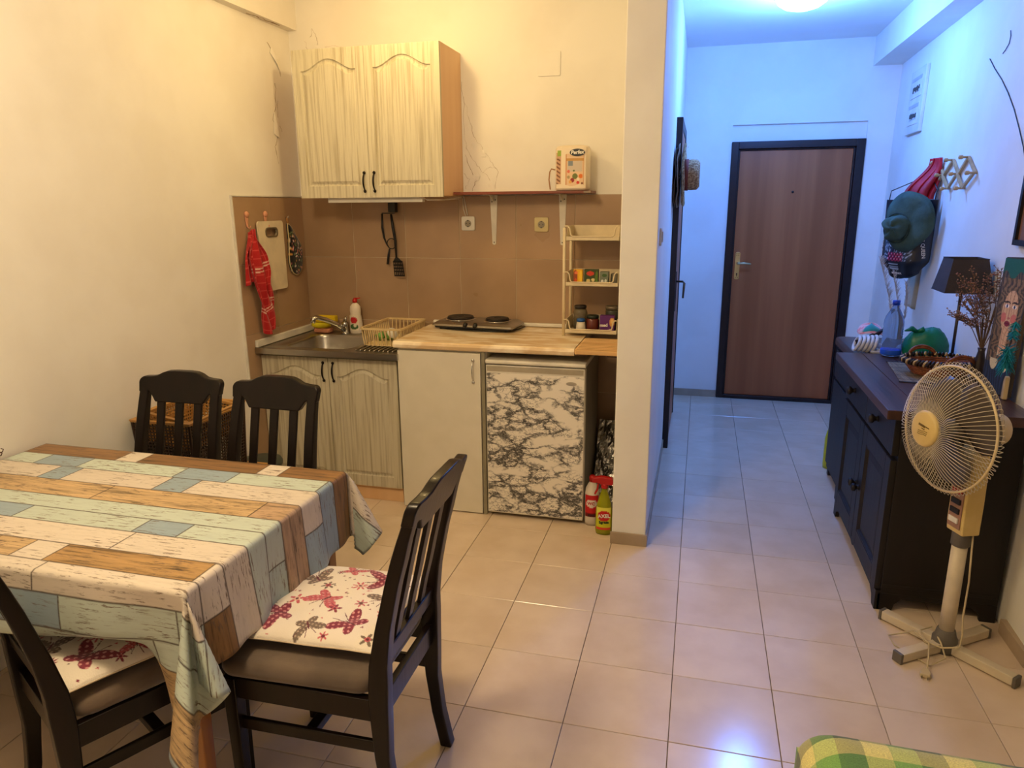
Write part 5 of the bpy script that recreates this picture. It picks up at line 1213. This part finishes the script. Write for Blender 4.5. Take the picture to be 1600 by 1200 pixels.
Rw = [(-1.34,-1.49,[(9,Gc)]), (-1.49,-1.58,[(-1.7,Pc),(-1.2,Gc),(9,Pc)]),
 (-1.58,-1.672,[(-1.94,Bc),(-1.85,Pc),(-1.377,Bc),(-1.295,Pc),(9,Bc)]),
 (-1.672,-1.76,[(-2.2,Gc),(-2.02,Lc),(-1.63,Gc),(-1.43,Lc),(-1.105,Gc),(9,Lc)]),
 (-1.76,-1.865,[(-2.07,Pc),(-1.98,Lc),(-1.62,Pc),(-1.51,Lc),(-1.0,Pc),(9,Lc)]),
 (-1.865,-1.972,[(-1.753,Wc),(-1.20,Wc),(9,(186,156,126))]), (-1.972,-2.05,[(-.98,Gc),(9,(176,196,192))]),
 (-2.05,-2.13,[(-1.87,Lc),(-1.455,Gc),(-1.312,Lc),(9,Gc)]), (-2.13,-2.23,[(-1.435,Pc),(9,Pc)]),
 (-2.23,-2.32,[(-1.78,Wc),(-1.66,Wc),(-1.555,Pc),(-1.11,(176,140,92)),(-.99,Pc),(9,Bc)]),
 (-2.32,-2.41,[(-1.53,Pc),(-.99,Pc),(9,Gc)]), (-2.41,-2.50,[(-1.45,Lc),(-1.12,Gc),(9,Gc)]), (-2.50,-2.58,[(-1.2,Gc),(9,Gc)]), (-2.58,-2.70,[(-1.3,Wc),(9,Wc)]), (-2.70,-2.85,[(9,Lc)])]
OVR, OVN, OVF = .235, .355, .20
def dcloth(s_, t_):
    ds = max(0, s_-XE); dn = max(0, YN-t_); df = max(0, t_-YF)
    e = .004
    if ds == 0 and dn == 0 and df == 0: return (s_, t_, ZT+.0015)
    if ds > 0 and dn == 0 and df == 0:
        k = ds/OVR; d = min(ds, .012); wv_ = (.010*math.sin(t_*17+1)+.007*math.sin(t_*41))*k**1.2+.012*k
        return (XE+e+d*.3+wv_, t_, ZT-max(0, ds-.003))
    if ds == 0 and (dn > 0):
        wgt = 1-sstep(-1.34,-1.16,s_)   # pushed-in part over the chair seat
        d = dn; lim = .150+.02*math.sin(s_*7+1)
        y1 = YN-e-.004-.020*math.sin(s_*11)*min(1,d/.2)*.6; z1 = ZT-max(0,d-.003)
        if d > lim:
            r = .030; q_ = min(PI, (d-lim)/r*1.0)
            y2 = YN-e-.004+(r-r*math.cos(q_))*1.0; z2 = ZT-lim-r*math.sin(min(q_,PI/2))*1.0
            ex = max(0, (d-lim)-r*PI/2)
            if q_ > PI/2: y2 = YN-e+.026+ex*.92; z2 = ZT-lim-r-ex*.22
        else: y2, z2 = YN-e-.004, z1
        yb = y2-.018*math.sin(min(1,d/lim)*PI/2)*(1-sstep(lim,lim+.05,d))
        return (s_, y1*(1-wgt)+yb*wgt, z1*(1-wgt)+z2*wgt)
    if ds == 0 and df > 0:
        k = df/OVF; return (s_, YF+e+.008*k+.008*math.sin(s_*15)*k, ZT-max(0,df-.003))
    dd = dn if dn > 0 else df; r = math.hypot(ds, dd); ph = math.degrees(math.atan2(dd, ds)); sg = -1 if dn > 0 else 1
    yy = YN if dn > 0 else YF
    if ph < 45: th = math.radians(12); f = ph/45; amp = .40
    else: th = math.radians(72); f = (ph-45)/45; amp = .40
    al = amp*math.sin(PI*f); wd = .16*math.sin(2*PI*f)*math.sin(PI*f)
    dx, dy = math.cos(th), sg*math.sin(th); hx_ = r*(math.sin(al)*dx+wd*(-dy)*sg*(-1)); hy_ = r*(math.sin(al)*dy+wd*dx*sg*(1)*-1*-1)
    bend = .010*min(1, r/.05)
    e0 = e+bend*.6
    return (XE+e0+hx_*1.0, yy+sg*e0+hy_*1.0, ZT-max(0, r*math.cos(al)-.003))
tl = [YN-OVN]; sl = [-2.335]
def lines(lo, hi, step, extra):
    L_ = set(round(lo+(hi-lo)*i/int((hi-lo)/step), 5) for i in range(int((hi-lo)/step)+1)); ex = [e for e in extra if lo < e < hi]
    L_ = {l for l in L_ if all(abs(l-e) > step*.3 for e in ex)} | {round(e,5) for e in ex}; L_ |= {round(lo,5), round(hi,5)}
    return sorted(L_)
se = sorted({e for r in Rw for e, _ in r[2] if e < 5}); se = [e for i, e in enumerate(se)]
sl = lines(-2.335, XE+OVR, .0105, se+[XE, XE+.006, XE+.012]); tl = lines(YN-OVN, YF+OVF, .0105, [r[0] for r in Rw]+[YN, YN-.006, YF, YF+.006, YF+.012, YN-.012])
mb = MB().grid(dcloth, sl, tl)
mct, nt, b = newmat('plank_print_oilcloth'); L = nt.links
at = N(nt, 'ShaderNodeAttribute'); at.attribute_name = 'paint'; a2 = N(nt, 'ShaderNodeAttribute'); a2.attribute_name = 'seam'; uvn = N(nt, 'ShaderNodeUVMap'); uvn.uv_map = 'flat'
sep = N(nt, 'ShaderNodeSeparateColor'); L.new(a2.outputs['Color'], sep.inputs[0])
mp = N(nt, 'ShaderNodeMapping'); mp.inputs['Scale'].default_value = (5, 60, 1); L.new(uvn.outputs[0], mp.inputs[0])
n1 = N(nt, 'ShaderNodeTexNoise', inputs={'Scale': 1.0, 'Detail': 8, 'Roughness': .65, 'Distortion': .4}); L.new(mp.outputs[0], n1.inputs['Vector'])
mp2 = N(nt, 'ShaderNodeMapping'); mp2.inputs['Scale'].default_value = (18, 130, 1); L.new(uvn.outputs[0], mp2.inputs[0])
n2 = N(nt, 'ShaderNodeTexNoise', inputs={'Scale': 1.0, 'Detail': 5, 'Roughness': .7}); L.new(mp2.outputs[0], n2.inputs['Vector'])
n3 = N(nt, 'ShaderNodeTexNoise', inputs={'Scale': 9.0, 'Detail': 2}); L.new(uvn.outputs[0], n3.inputs['Vector'])
# streaks of worn paint on painted planks, dense grain on wood planks
rA = ramp(nt, [(.545, 0.0), (.60, 1.0)]); L.new(n2.outputs['Fac'], rA.inputs[0])
rB = ramp(nt, [(.40, 0.1), (.56, 1.0)]); L.new(n3.outputs['Fac'], rB.inputs[0])
mm = N(nt, 'ShaderNodeMath', operation='MULTIPLY'); L.new(rA.outputs[0], mm.inputs[0]); L.new(rB.outputs[0], mm.inputs[1])
m7 = N(nt, 'ShaderNodeMath', operation='MULTIPLY', inputs={1: .9}); L.new(mm.outputs[0], m7.inputs[0])
x1_ = N(nt, 'ShaderNodeMix', data_type='RGBA'); L.new(m7.outputs[0], x1_.inputs[0]); L.new(at.outputs['Color'], x1_.inputs[6]); x1_.inputs[7].default_value = (*lin((112,92,76)), 1)
rW = ramp(nt, [(.34, .30), (.47, .85), (.58, 1.0), (.7, 1.2)]); L.new(n1.outputs['Fac'], rW.inputs[0])
one = N(nt, 'ShaderNodeMix', data_type='FLOAT'); L.new(sep.outputs[2], one.inputs[0]); one.inputs[2].default_value = 1; L.new(rW.outputs[0], one.inputs[3])
vm = N(nt, 'ShaderNodeVectorMath', operation='SCALE'); L.new(x1_.outputs[2], vm.inputs[0]); L.new(one.outputs[0], vm.inputs['Scale'])
mn = N(nt, 'ShaderNodeMath', operation='MINIMUM'); L.new(sep.outputs[0], mn.inputs[0]); L.new(sep.outputs[1], mn.inputs[1])
wob = N(nt, 'ShaderNodeMath', operation='MULTIPLY_ADD', inputs={1: .004, 2: -.002}); L.new(n2.outputs['Fac'], wob.inputs[0])
ad_ = N(nt, 'ShaderNodeMath', operation='ADD'); L.new(mn.outputs[0], ad_.inputs[0]); L.new(wob.outputs[0], ad_.inputs[1])
rS = ramp(nt, [(.0012, .0), (.0026, 1.0)]); L.new(ad_.outputs[0], rS.inputs[0])
x2_ = N(nt, 'ShaderNodeMix', data_type='RGBA'); L.new(rS.outputs[0], x2_.inputs[0]); x2_.inputs[6].default_value = (*lin((74,60,50)), 1); L.new(vm.outputs[0], x2_.inputs[7])
L.new(x2_.outputs[2], b.inputs['Base Color']); b.inputs['Roughness'].default_value = .42; b.inputs['Specular IOR Level'].default_value = .35
tco = mb.build('tablecloth', mct, smooth=True, fix=False)
tag(tco, 'oilcloth tablecloth printed with weathered wooden planks draped over the table', 'tablecloth')
nf = (len(sl)-1)*(len(tl)-1); cc_ = np.zeros((nf,4,3)); ss_ = np.zeros((nf,4,3)); uv_ = np.zeros((nf,4,2)); k = 0; rs = random.Random(2)
jc = {}
for j in range(len(tl)-1):
    tm = (tl[j]+tl[j+1])/2; ri = next((i for i, r in enumerate(Rw) if r[1] <= tm <= r[0]), len(Rw)-1); row = Rw[ri]
    for i in range(len(sl)-1):
        sm = (sl[i]+sl[i+1])/2; lo = -9
        for pi_, (e, col) in enumerate(row[2]):
            if sm <= e: break
            lo = e
        wd_ = 1.0 if col[0]-col[2] > 48 else 0.12
        key = (ri, pi_)
        if key not in jc: f = rs.uniform(.94,1.05); jc[key] = tuple(v*f for v in lin(col))
        cc_[k] = jc[key]
        for q_, (a, b_) in enumerate(((i,j),(i+1,j),(i+1,j+1),(i,j+1))):
            ss_[k,q_] = (min(abs(tl[b_]-row[0]), abs(tl[b_]-row[1])), min(abs(sl[a]-lo), abs(sl[a]-e)), wd_)
            uv_[k,q_] = (sl[a]+ri*1.37, tl[b_])
        k += 1
for nm, arr in (('paint', cc_), ('seam', ss_)):
    a = tco.data.color_attributes.new(nm, 'FLOAT_COLOR', 'CORNER'); c4 = np.ones((nf*4,4), np.float32); c4[:, :3] = arr.reshape(-1,3); a.data.foreach_set('color', c4.ravel())
uvl = tco.data.uv_layers.new(name='flat'); uvl.data.foreach_set('uv', uv_.reshape(-1).astype(np.float32))
md = tco.modifiers.new('solidify','SOLIDIFY'); md.thickness = .0012; md.offset = 1

# wire fruit basket on the table
t = thing('wire_basket', 'brown wire fruit basket at the left end of the table', 'basket', loc=(-2.225,-1.93,.7625))
wirem = M('brown_wire', (86,60,40), .5, .5); bc = (-2.225,-1.955,.764)
def eb(a, r, z): return (bc[0]+r*math.cos(a), bc[1]+r*.8*math.sin(a), bc[2]+z)
for r, z, w_ in ((.055,.003,.0028),(.078,.045,.0018),(.092,.085,.0035)): MB().tube([eb(2*PI*i/32, r, z) for i in range(32)], w_, 6, True).build('ring', wirem, t, smooth=True)
for k in range(14):
    a = 2*PI*k/14; MB().tube([eb(a,.055,.003),eb(a,.072,.03),eb(a+.1,.086,.065),eb(a,.094,.085),eb(a,.104,.088),eb(a,.108,.096),eb(a,.100,.10)], .0018, 5).build('wire', wirem, t, smooth=True)
for k in range(14):
    a = 2*PI*k/14+.2; p = eb(a,.084,.055); MB().lathe([(.0001,-.006),(.005,-.003),(.006,0),(.005,.003),(.0001,.006)], p, 8).build('bead', M('brown_bead', (90,58,34), .4) if k == 0 else bpy.data.materials['brown_bead'], t, smooth=True)
MB().tube([eb(0,.092,.085)]+[eb(0,.092*math.cos(f),.085+.055*math.sin(f)) for f in [PI*i/12 for i in range(1,12)]]+[eb(PI,.092,.085)], .003, 6).build('handle', wirem, t, smooth=True)
bun = M('brown_bread_roll', (176,116,62), .7, col2=(150,92,48))
for k, (dx, dy, z, lb) in enumerate([(.03,.005,.035,'brown bread roll at the right inside the wire basket'),(-.03,-.01,.035,'brown bread roll at the left inside the wire basket'),(0,.005,.075,'brown bread roll topmost in the wire basket')]):
    o = MB().lathe([(.0001,-.026),(.022,-.022),(.034,0),(.026,.020),(.0001,.026)], (bc[0]+dx,bc[1]+dy,bc[2]+z), 18).build('bread_roll', bun, smooth=True); tag(o, lb, 'bread', 'bread rolls in the wire basket')

# ================================================================ chairs
padm = M('grey_brown_velour', (112,96,82), .9, sheen=.5, bump=.15, bscale=30, col2=(94,80,68), scale=6)
BY = [(0,-.262),(.12,-.238),(.25,-.224),(.42,-.222),(.52,-.226),(.62,-.242),(.75,-.272),(.86,-.303),(.975,-.340)]
def back_y(z):
    for i in range(len(BY)-1):
        if z <= BY[i+1][0] or i == len(BY)-2:
            t_ = (z-BY[i][0])/(BY[i+1][0]-BY[i][0]); return BY[i][1]+(BY[i+1][1]-BY[i][1])*t_
def make_chair(label):
    t = thing('dining_chair', label, 'chair', 'dark brown slat-back dining chairs round the table')
    zs = [0,.06,.12,.18,.25,.34,.42,.47,.52,.57,.62,.69,.75,.81,.86,.90,.925]
    for s_ in (-1, 1):
        rg = []
        for z in zs:
            x = s_*(.176-.014*max(0,z-.42)/.5); d = .018+.009*math.exp(-((z-.44)/.16)**2)-.0035*sstep(.8,.9,z); w_ = .0195; y = back_y(z)
            rg.append([(x-w_,y-d,z),(x+w_,y-d,z),(x+w_,y+d,z),(x-w_,y+d,z)])
        MB().loft(rg).build('back_post', dwood, t, bevel=.005)
    # top rail
    top = [(.184,.90),(.187,.93)]+arc(.165,.938,.023,0,PI/2,5)+[(.135,.962),(.11,.966),(.088,.977),(.066,.984),(.03,.986),(.0,.986)]
    top = top+[(-a, b) for a, b in reversed(top[:-1])]
    bot = [(-.146,.905),(-.134,.900),(-.112,.868),(-.108,.864),(.108,.864),(.112,.868),(.134,.900),(.146,.905)]
    poly = top+bot
    mb = MB(); n_ = len(poly)
    mb.prism(poly, -.0155, .0155, 'xz', f=lambda x, y, z: (x, y+back_y(z)-.008*(1-(x/.18)**2), z))
    mb.build('top_rail', dwood, t, bevel=.005)
    MB().prism([(-.165,.500),(.165,.500),(.165,.548),(-.165,.548)], -.011, .011, 'xz', f=lambda x, y, z: (x, y+back_y(z), z)).build('lower_rail', dwood, t, bevel=.003)
    for x in (-.085, 0, .085):
        rg = []
        for i in range(9):
            z = .543+(.872-.543)*i/8; w_ = .0155+.002*i/8; y = back_y(z)-.006*math.sin(PI*i/8)
            rg.append([(x-w_,y-.006,z),(x+w_,y-.006,z),(x+w_,y+.006,z),(x-w_,y+.006,z)])
        MB().loft(rg).build('slat', dwood, t, bevel=.002)
    for s_ in (-1, 1):
        rg = []
        for z, d in ((0,.0145),(.2,.017),(.38,.0195),(.425,.0195)):
            x, y = s_*.187, .200; rg.append([(x-d,y-d,z),(x+d,y-d,z),(x+d,y+d,z),(x-d,y+d,z)])
        MB().loft(rg).build('leg', dwood, t, bevel=.003)
        MB().prism([(s_*.170,-.21),(s_*.194,-.21),(s_*.198,.19),(s_*.174,.19)], .362, .424, 'xy').build('side_rail', dwood, t, bevel=.002)
        MB().prism([(s_*.172,-.215),(s_*.186,-.215),(s_*.192,.19),(s_*.178,.19)], .262, .296, 'xy').build('stretcher', dwood, t, bevel=.003)
    MB().box(-.175,.175,.188,.210,.362,.424).build('front_rail', dwood, t, bevel=.002)
    MB().box(-.165,.165,-.232,-.212,.362,.424).build('back_rail', dwood, t, bevel=.002)
    MB().box(-.180,.180,-.03,.000,.266,.292).build('cross_stretcher', dwood, t, bevel=.003)
    rg = []
    def sr(s_, z): return [(a*s_*(1+.10*(b+.2)/.42), b*s_+.005, z) for a, b in rrect(-.185,.185,-.205,.228,.045,6)]
    MB().loft([sr(.96,.4245), sr(.995,.430), sr(1.02,.445), sr(1.01,.462), sr(.975,.473), sr(.90,.478), sr(.5,.480), sr(.05,.480)]).build('seat_pad', padm, t, smooth=True)
    return t
def copy_tree(o, parent=None):
    c = o.copy(); C.objects.link(c)
    if parent: c.parent = parent
    for ch in list(o.children): copy_tree(ch, c)
    return c
chA = make_chair('dark slat-back dining chair behind the table, left one in front of the crates')
def place(o, x, y, r): o.location = (x, y, 0); o.rotation_euler = (0, 0, r)
chB = copy_tree(chA); chB['label'] = 'dark slat-back dining chair behind the table, in front of the sink cabinet'
chC = copy_tree(chA); chC['label'] = 'dark dining chair with butterfly cushion at the right end of the table'
chD = copy_tree(chA); chD['label'] = 'dark dining chair with butterfly cushion at the near side of the table, bottom left'
place(chA, -1.966, -1.585, PI+.02); place(chB, -1.552, -1.580, PI-.02); place(chC, -.925, -2.015, PI/2); place(chD, -1.445, -2.195, -.48)

# cushions
nc = 190; us = [-1+2*i/nc for i in range(nc+1)]
def pillow(sign, H=.033):
    def f(u, v):
        e = max(0, (1-abs(u)**3.2)*(1-abs(v)**3.2)); h = H*e**.45
        for a, b_ in ((-.45,-.45),(.45,-.45),(-.45,.45),(.45,.45),(0,0)):
            h -= .010*math.exp(-(((u-a)**2+(v-b_)**2)/.022))*sign*(1 if sign > 0 else 0)
        k = 1-.05*(abs(u)**2*(1-abs(v)**3))-.0; k2 = 1-.05*(abs(v)**2*(1-abs(u)**3))
        wr_ = .0018*math.sin(20*u+7*v)*(abs(u)**4+abs(v)**4)*.6
        return (u*.200*k2*1.0+wr_, v*.200*k+wr_, .026+sign*h)
    return f
def cushion_paint():
    U, V = [a.ravel() for a in np.meshgrid(np.array(us)*.2, np.array(us)*.2)]
    bs, fs_ = 1.32, 1.25
    cols = np.zeros((U.size,3)); cols[:] = lin((234,224,210)); MR, PK, GB, DM = (134,44,66), (198,92,104), (120,104,92), (100,34,52)
    def loc(cx, cy, a): c_, s_ = math.cos(a), math.sin(a); return (U-cx)*c_+(V-cy)*s_, -(U-cx)*s_+(V-cy)*c_
    def bfly(cx, cy, s_, a, c1, c2):
        x, y = loc(cx, cy, a)
        for sg in (-1, 1):
            xx = x*sg
            w1 = (((xx-.55*s_)*.8+(y-.35*s_)*.6)/(.62*s_))**2+((-(xx-.55*s_)*.6+(y-.35*s_)*.8)/(.30*s_))**2 < 1
            w2 = (((xx-.35*s_)*.85-(y+.32*s_)*.52)/(.42*s_))**2+(((xx-.35*s_)*.52+(y+.32*s_)*.85)/(.26*s_))**2 < 1
            cols[w1 | w2] = lin(c1)
            dots = (np.sin(x/s_*16)*np.sin(y/s_*16) > .45) & (w1 | w2); cols[dots] = lin(c2)
            vein = (np.abs(np.sin(np.arctan2(y, xx)*7)) < .10) & (w1 | w2) & (xx > .1*s_); cols[vein] = lin(DM)
            an = (np.abs(xx-.12*s_-.4*(y-.35*s_)) < .025*s_) & (y > .3*s_) & (y < .95*s_); cols[an] = lin(DM)
        cols[(x/(.06*s_))**2+(y/(.42*s_))**2 < 1] = lin(DM)
    def flower(cx, cy, s_, n_, c1, c2):
        x, y = U-cx, V-cy; r = np.hypot(x, y); a = np.arctan2(y, x); p = r < s_*(.62+.38*np.cos(n_*a)); cols[p] = lin(c1)
        cols[r < s_*.36] = lin(c2); cols[r < s_*.2] = lin(DM)
    rs = np.random.RandomState(8)
    B_ = [(-.11,.12,.042,.5,MR),(.09,.10,.040,-.8,GB),(-.02,.02,.040,1.3,PK),(.12,-.10,.044,.3,MR),(-.12,-.10,.040,-.5,MR),(.01,-.15,.036,.9,GB),(-.15,.01,.032,2.2,GB),(.15,.01,.030,-1.9,PK),(.02,.165,.032,.2,MR)]
    for cx, cy, s_, a, c1 in B_: bfly(cx, cy, s_*bs, a, c1, (214,150,150) if c1 != GB else (190,170,150))
    F_ = [(-.04,.10,.020,5,PK,(226,190,170)),(.045,.045,.018,6,GB,PK),(-.07,-.03,.017,5,MR,PK),(.06,-.05,.020,8,PK,(230,200,180)),(-.03,-.09,.015,6,(196,110,120),GB),(.17,.155,.018,5,MR,PK),(-.17,.17,.018,6,PK,GB),(.08,-.17,.016,8,MR,PK),(-.17,-.17,.018,5,GB,PK),(.175,-.04,.014,6,MR,PK),(-.065,.165,.013,8,GB,MR),(-.06,-.165,.014,5,PK,MR),(-.18,-.05,.012,6,PK,MR),(.13,.045,.011,8,GB,PK)]
    for f in F_: flower(f[0], f[1], f[2]*fs_, *f[3:])
    for k in range(70):
        cx, cy = rs.uniform(-.195,.195,2); s_ = rs.uniform(.0025,.0055); n_ = rs.randint(3,7); c1 = (MR,PK,GB)[k % 3]
        if all(math.hypot(cx-f[0], cy-f[1]) > f[2]*1.1 for f in F_) and all(math.hypot(cx-f[0], cy-f[1]) > f[2]*.9 for f in B_): flower(cx, cy, s_, n_, c1, c1)
    return cols
cus = thing('seat_cushion', 'white butterfly and flower print cushion on the chair at the right end of the table', 'cushion', 'butterfly print seat cushions')
top_ = MB().grid(pillow(1), us, us).build('top_cover', PMF, cus, smooth=True, fix=False); paint(top_, cushion_paint())
ub = [-1+2*i/40 for i in range(41)]
bt_ = MB().grid(pillow(-.7), ub, ub); bt_.f = [f[::-1] for f in bt_.f]; bt_.build('bottom_cover', M('cushion_cream', (224,206,180), .85), cus, smooth=True, fix=False)
MB().tube([pillow(1)(a, b_) for a, b_ in [(-1+2*i/20,-1) for i in range(20)]+[(1,-1+2*i/20) for i in range(20)]+[(1-2*i/20,1) for i in range(20)]+[(-1,1-2*i/20) for i in range(20)]], .0022, 5, True).build('piping', bpy.data.materials['cushion_cream'], cus, smooth=True)
MB().tube([(-.19,-.195,.026),(-.205,-.212,.020),(-.212,-.232,.006),(-.208,-.242,-.02)], .0035, 5).build('tie', bpy.data.materials['cushion_cream'], cus, smooth=True)
cus.location = (-.945,-1.955,.484); cus.rotation_euler = (0,.015,PI/2+.05)
c2 = copy_tree(cus); c2['label'] = 'white butterfly and flower print cushion on the chair at the bottom left'; c2.location = (-1.475,-2.215,.484); c2.rotation_euler = (0,0,-.50)

# ================================================================ crates and bin
cr_d = M('dark_brown_crate', (52,34,24), .45); cr_t = M('tan_crate', (186,138,74), .45)
def crate(name, label, x0, x1, y0, y1, z0, z1, mbody, mrim, tilt=None, rail=True):
    t = thing(name, label, 'crate', 'lattice plastic crates stacked by the left wall', loc=((x0+x1)/2,(y0+y1)/2,z0))
    tp = .02
    MB().loft([rect for rect in ([(x0,y0,z1-.012),(x1,y0,z1-.012),(x1,y1,z1-.012),(x0,y1,z1-.012)],[(x0-.004,y0-.004,z1),(x1+.004,y0-.004,z1),(x1+.004,y1+.004,z1),(x0-.004,y1+.004,z1)],[(x0+.016,y0+.016,z1),(x1-.016,y0+.016,z1),(x1-.016,y1-.016,z1),(x0+.016,y1-.016,z1)],[(x0+.016,y0+.016,z1-.012),(x1-.016,y0+.016,z1-.012),(x1-.016,y1-.016,z1-.012),(x0+.016,y1-.016,z1-.012)])], cap=(False,False)).build('rim', mrim, t, bevel=.002)
    mb = MB(); st = .0145; H = z1-z0-.012
    def side(p0, p1, q0, q1):
        p0, p1, q0, q1 = map(Vector, (p0, p1, q0, q1)); L0 = (p1-p0).length; n_ = int(L0/st)
        for i in range(n_+1): f = i/n_; mb.tube([p0.lerp(p1,f), q0.lerp(q1,f)], .0030, 4, cap=False)
        m_ = int(H/st)
        for j in range(m_+1): g = j/m_; mb.tube([p0.lerp(q0,g), p1.lerp(q1,g)], .0034, 4, cap=False)
        for cx_ in (.2,.5,.8):
            c0 = p0.lerp(p1,cx_).lerp(q0.lerp(q1,cx_),.55)
            ex = (p1-p0).normalized()
            for a in range(6):
                an = a*PI/3; mb.tube([c0, c0+ex*.022*math.cos(an)+Vector((0,0,.022*math.sin(an)))], .003, 4, cap=False)
    b_ = [(x0+tp,y0+tp,z0),(x1-tp,y0+tp,z0),(x1-tp,y1-tp,z0),(x0+tp,y1-tp,z0)]; u_ = [(x0+.006,y0+.006,z1-.01),(x1-.006,y0+.006,z1-.01),(x1-.006,y1-.006,z1-.01),(x0+.006,y1-.006,z1-.01)]
    for k in range(4): side(b_[k], b_[(k+1) % 4], u_[k], u_[(k+1) % 4])
    mb.build('lattice_walls', mbody, t, kind='stuff')
    MB().box(x0+tp, x1-tp, y0+tp, y1-tp, z0, z0+.005).build('base', mbody, t)
    for k in range(4):
        MB().tube([b_[k], u_[k]], .007, 6).build('corner_post', mbody, t)
    return t
crate('plastic_crate', 'dark brown lattice crate with tan rim, bottom of the stack by the left wall', -2.335,-1.985,-1.13,-.68, .005,.385, cr_d, cr_t)
crate('plastic_crate', 'dark brown lattice crate with tan rim, top of the stack by the left wall', -2.335,-2.035,-1.17,-.78, .388,.735, cr_d, cr_t)
t = crate('plastic_crate', 'tan shallow lattice tray tilted inside the top crate', -2.315,-2.055,-1.14,-.81, .60,.735, cr_t, cr_t)
t.rotation_euler = (-.0,.16,0); t.location.z += .012
# bin
t = thing('waste_bin', 'dark grey-green lidded bin between the crates and the sink cabinet', 'bin', loc=(-2.21,-.46,0))
gm = M('grey_green_plastic', (72,78,70), .45)
MB().lathe([(.085,0),(.092,.01),(.105,.27),(.105,.275)], (-2.215,-.45,0), 28).build('body', gm, t, smooth=True)
MB().lathe([(.112,.275),(.114,.290),(.108,.302),(.06,.312),(.0001,.314)], (-2.215,-.45,0), 28).build('lid', gm, t, smooth=True)

# ================================================================ green plaid sofa end
t = thing('sofa', 'sofa end covered with a green and yellow checked throw at the bottom right', 'sofa', loc=(.75,-2.6,0))
MB().box(.34, 1.75, -3.0, -2.20, .06, .40).build('base', M('sofa_grey', (90,84,76), .9), t, bevel=.02)
for x, y in ((.40,-2.95),(.40,-2.25),(1.70,-2.95),(1.70,-2.25)): MB().lathe([(.018,0),(.024,.06)], (x,y,0), 12).build('foot', black, t)
sx0, sx1, sy0, sy1 = .285, 1.80, -3.05, -2.125
ncu, ncv = 170, 150
def plaid(u, v):   # u,v are cloth coordinates in metres from the left / far edge
    R_ = .10
    # cross profile distance d from edge measured along the cloth: hangs, rolls over, then flat
    def roll(d, hang):
        if d < hang: return 0.0, -(hang-d)
        q = (d-hang)/R_
        if q < PI/2: return R_*(1-math.cos(q)), R_*math.sin(q)
        return R_+(d-hang-R_*PI/2), R_
    hx, zx = roll(u, .30); hy, zy = roll(v, .30)
    zt = .545-R_
    x = sx0+hx; y = sy1-hy; 
    z = zt+min(zx, zy) if (zx < 0 or zy < 0) else zt+R_*(1-math.sqrt(max(0,(1-zx/R_)**2+(1-zy/R_)**2))) if ((1-zx/R_)**2+(1-zy/R_)**2) < 1 else zt
    if zx < 0: x += -.01*math.sin(v*19)*min(1,-zx/.2)+.02*zx
    if zy < 0: y += .01*math.sin(u*17)*min(1,-zy/.2)-.0*zy
    z -= .012*math.sin(u*2.4+.5)*.6+.016*u
    return (x, y, z)
uu = [1.62*i/ncu for i in range(ncu+1)]; vv = [1.25*i/ncv for i in range(ncv+1)]
# stripes grid lines aligned
def stripes(w_, total): 
    L_ = []; 
    for k in range(int(total/w_)+1): L_.append(k*w_)
    return L_
SW = .052
uu = lines(0, 1.62, .0125, stripes(SW, 1.62)); vv = lines(0, 1.25, .0125, stripes(SW, 1.25))
mb = MB().grid(plaid, uu, vv); mb.f = [f[::-1] for f in mb.f]
mpl, nt, b = newmat('plaid_throw'); L = nt.links
at = N(nt, 'ShaderNodeAttribute'); at.attribute_name = 'paint'; uvn = N(nt, 'ShaderNodeUVMap'); uvn.uv_map = 'flat'
mp = N(nt, 'ShaderNodeMapping'); mp.inputs['Scale'].default_value = (420, 260, 1); L.new(uvn.outputs[0], mp.inputs[0])
n1 = N(nt, 'ShaderNodeTexNoise', inputs={'Scale': 1.0, 'Detail': 2}); L.new(mp.outputs[0], n1.inputs['Vector'])
mr = N(nt, 'ShaderNodeMapRange', inputs={1: .3, 2: .7, 3: .72, 4: 1.22}); L.new(n1.outputs['Fac'], mr.inputs[0])
vm = N(nt, 'ShaderNodeVectorMath', operation='SCALE'); L.new(at.outputs['Color'], vm.inputs[0]); L.new(mr.outputs[0], vm.inputs['Scale']); L.new(vm.outputs[0], b.inputs['Base Color'])
bp = N(nt, 'ShaderNodeBump', inputs={'Strength': .4, 'Distance': .002}); L.new(n1.outputs['Fac'], bp.inputs['Height']); L.new(bp.outputs[0], b.inputs['Normal'])
b.inputs['Roughness'].default_value = .9; b.inputs['Sheen Weight'].default_value = .3
o = mb.build('checked_throw', mpl, t, smooth=True, fix=False)
seqU = [(238,224,120),(150,190,84),(112,118,84),]; seqV = [(232,222,130),(120,180,70),(70,104,60),]
seqU = [(228,218,130),(146,186,92),(84,98,66)]; seqV = [(226,218,132),(98,162,66),(46,78,48)]
nf = (len(uu)-1)*(len(vv)-1); cc_ = np.zeros((nf,4,3)); uv_ = np.zeros((nf,4,2)); k = 0
for j in range(len(vv)-1):
    for i in range(len(uu)-1):
        a = seqU[int(((uu[i]+uu[i+1])/2)/SW) % 3]; b_ = seqV[(int(((vv[j]+vv[j+1])/2)/SW)+1) % 3]
        cc_[k] = [(x+y)/2 for x, y in zip(lin(a), lin(b_))]; uv_[k] = [(uu[i],vv[j]),(uu[i],vv[j+1]),(uu[i+1],vv[j+1]),(uu[i+1],vv[j])]; k += 1
a = o.data.color_attributes.new('paint', 'FLOAT_COLOR', 'CORNER'); c4 = np.ones((nf*4,4), np.float32); c4[:, :3] = cc_.reshape(-1,3); a.data.foreach_set('color', c4.ravel())
uvl = o.data.uv_layers.new(name='flat'); uvl.data.foreach_set('uv', uv_.reshape(-1).astype(np.float32))
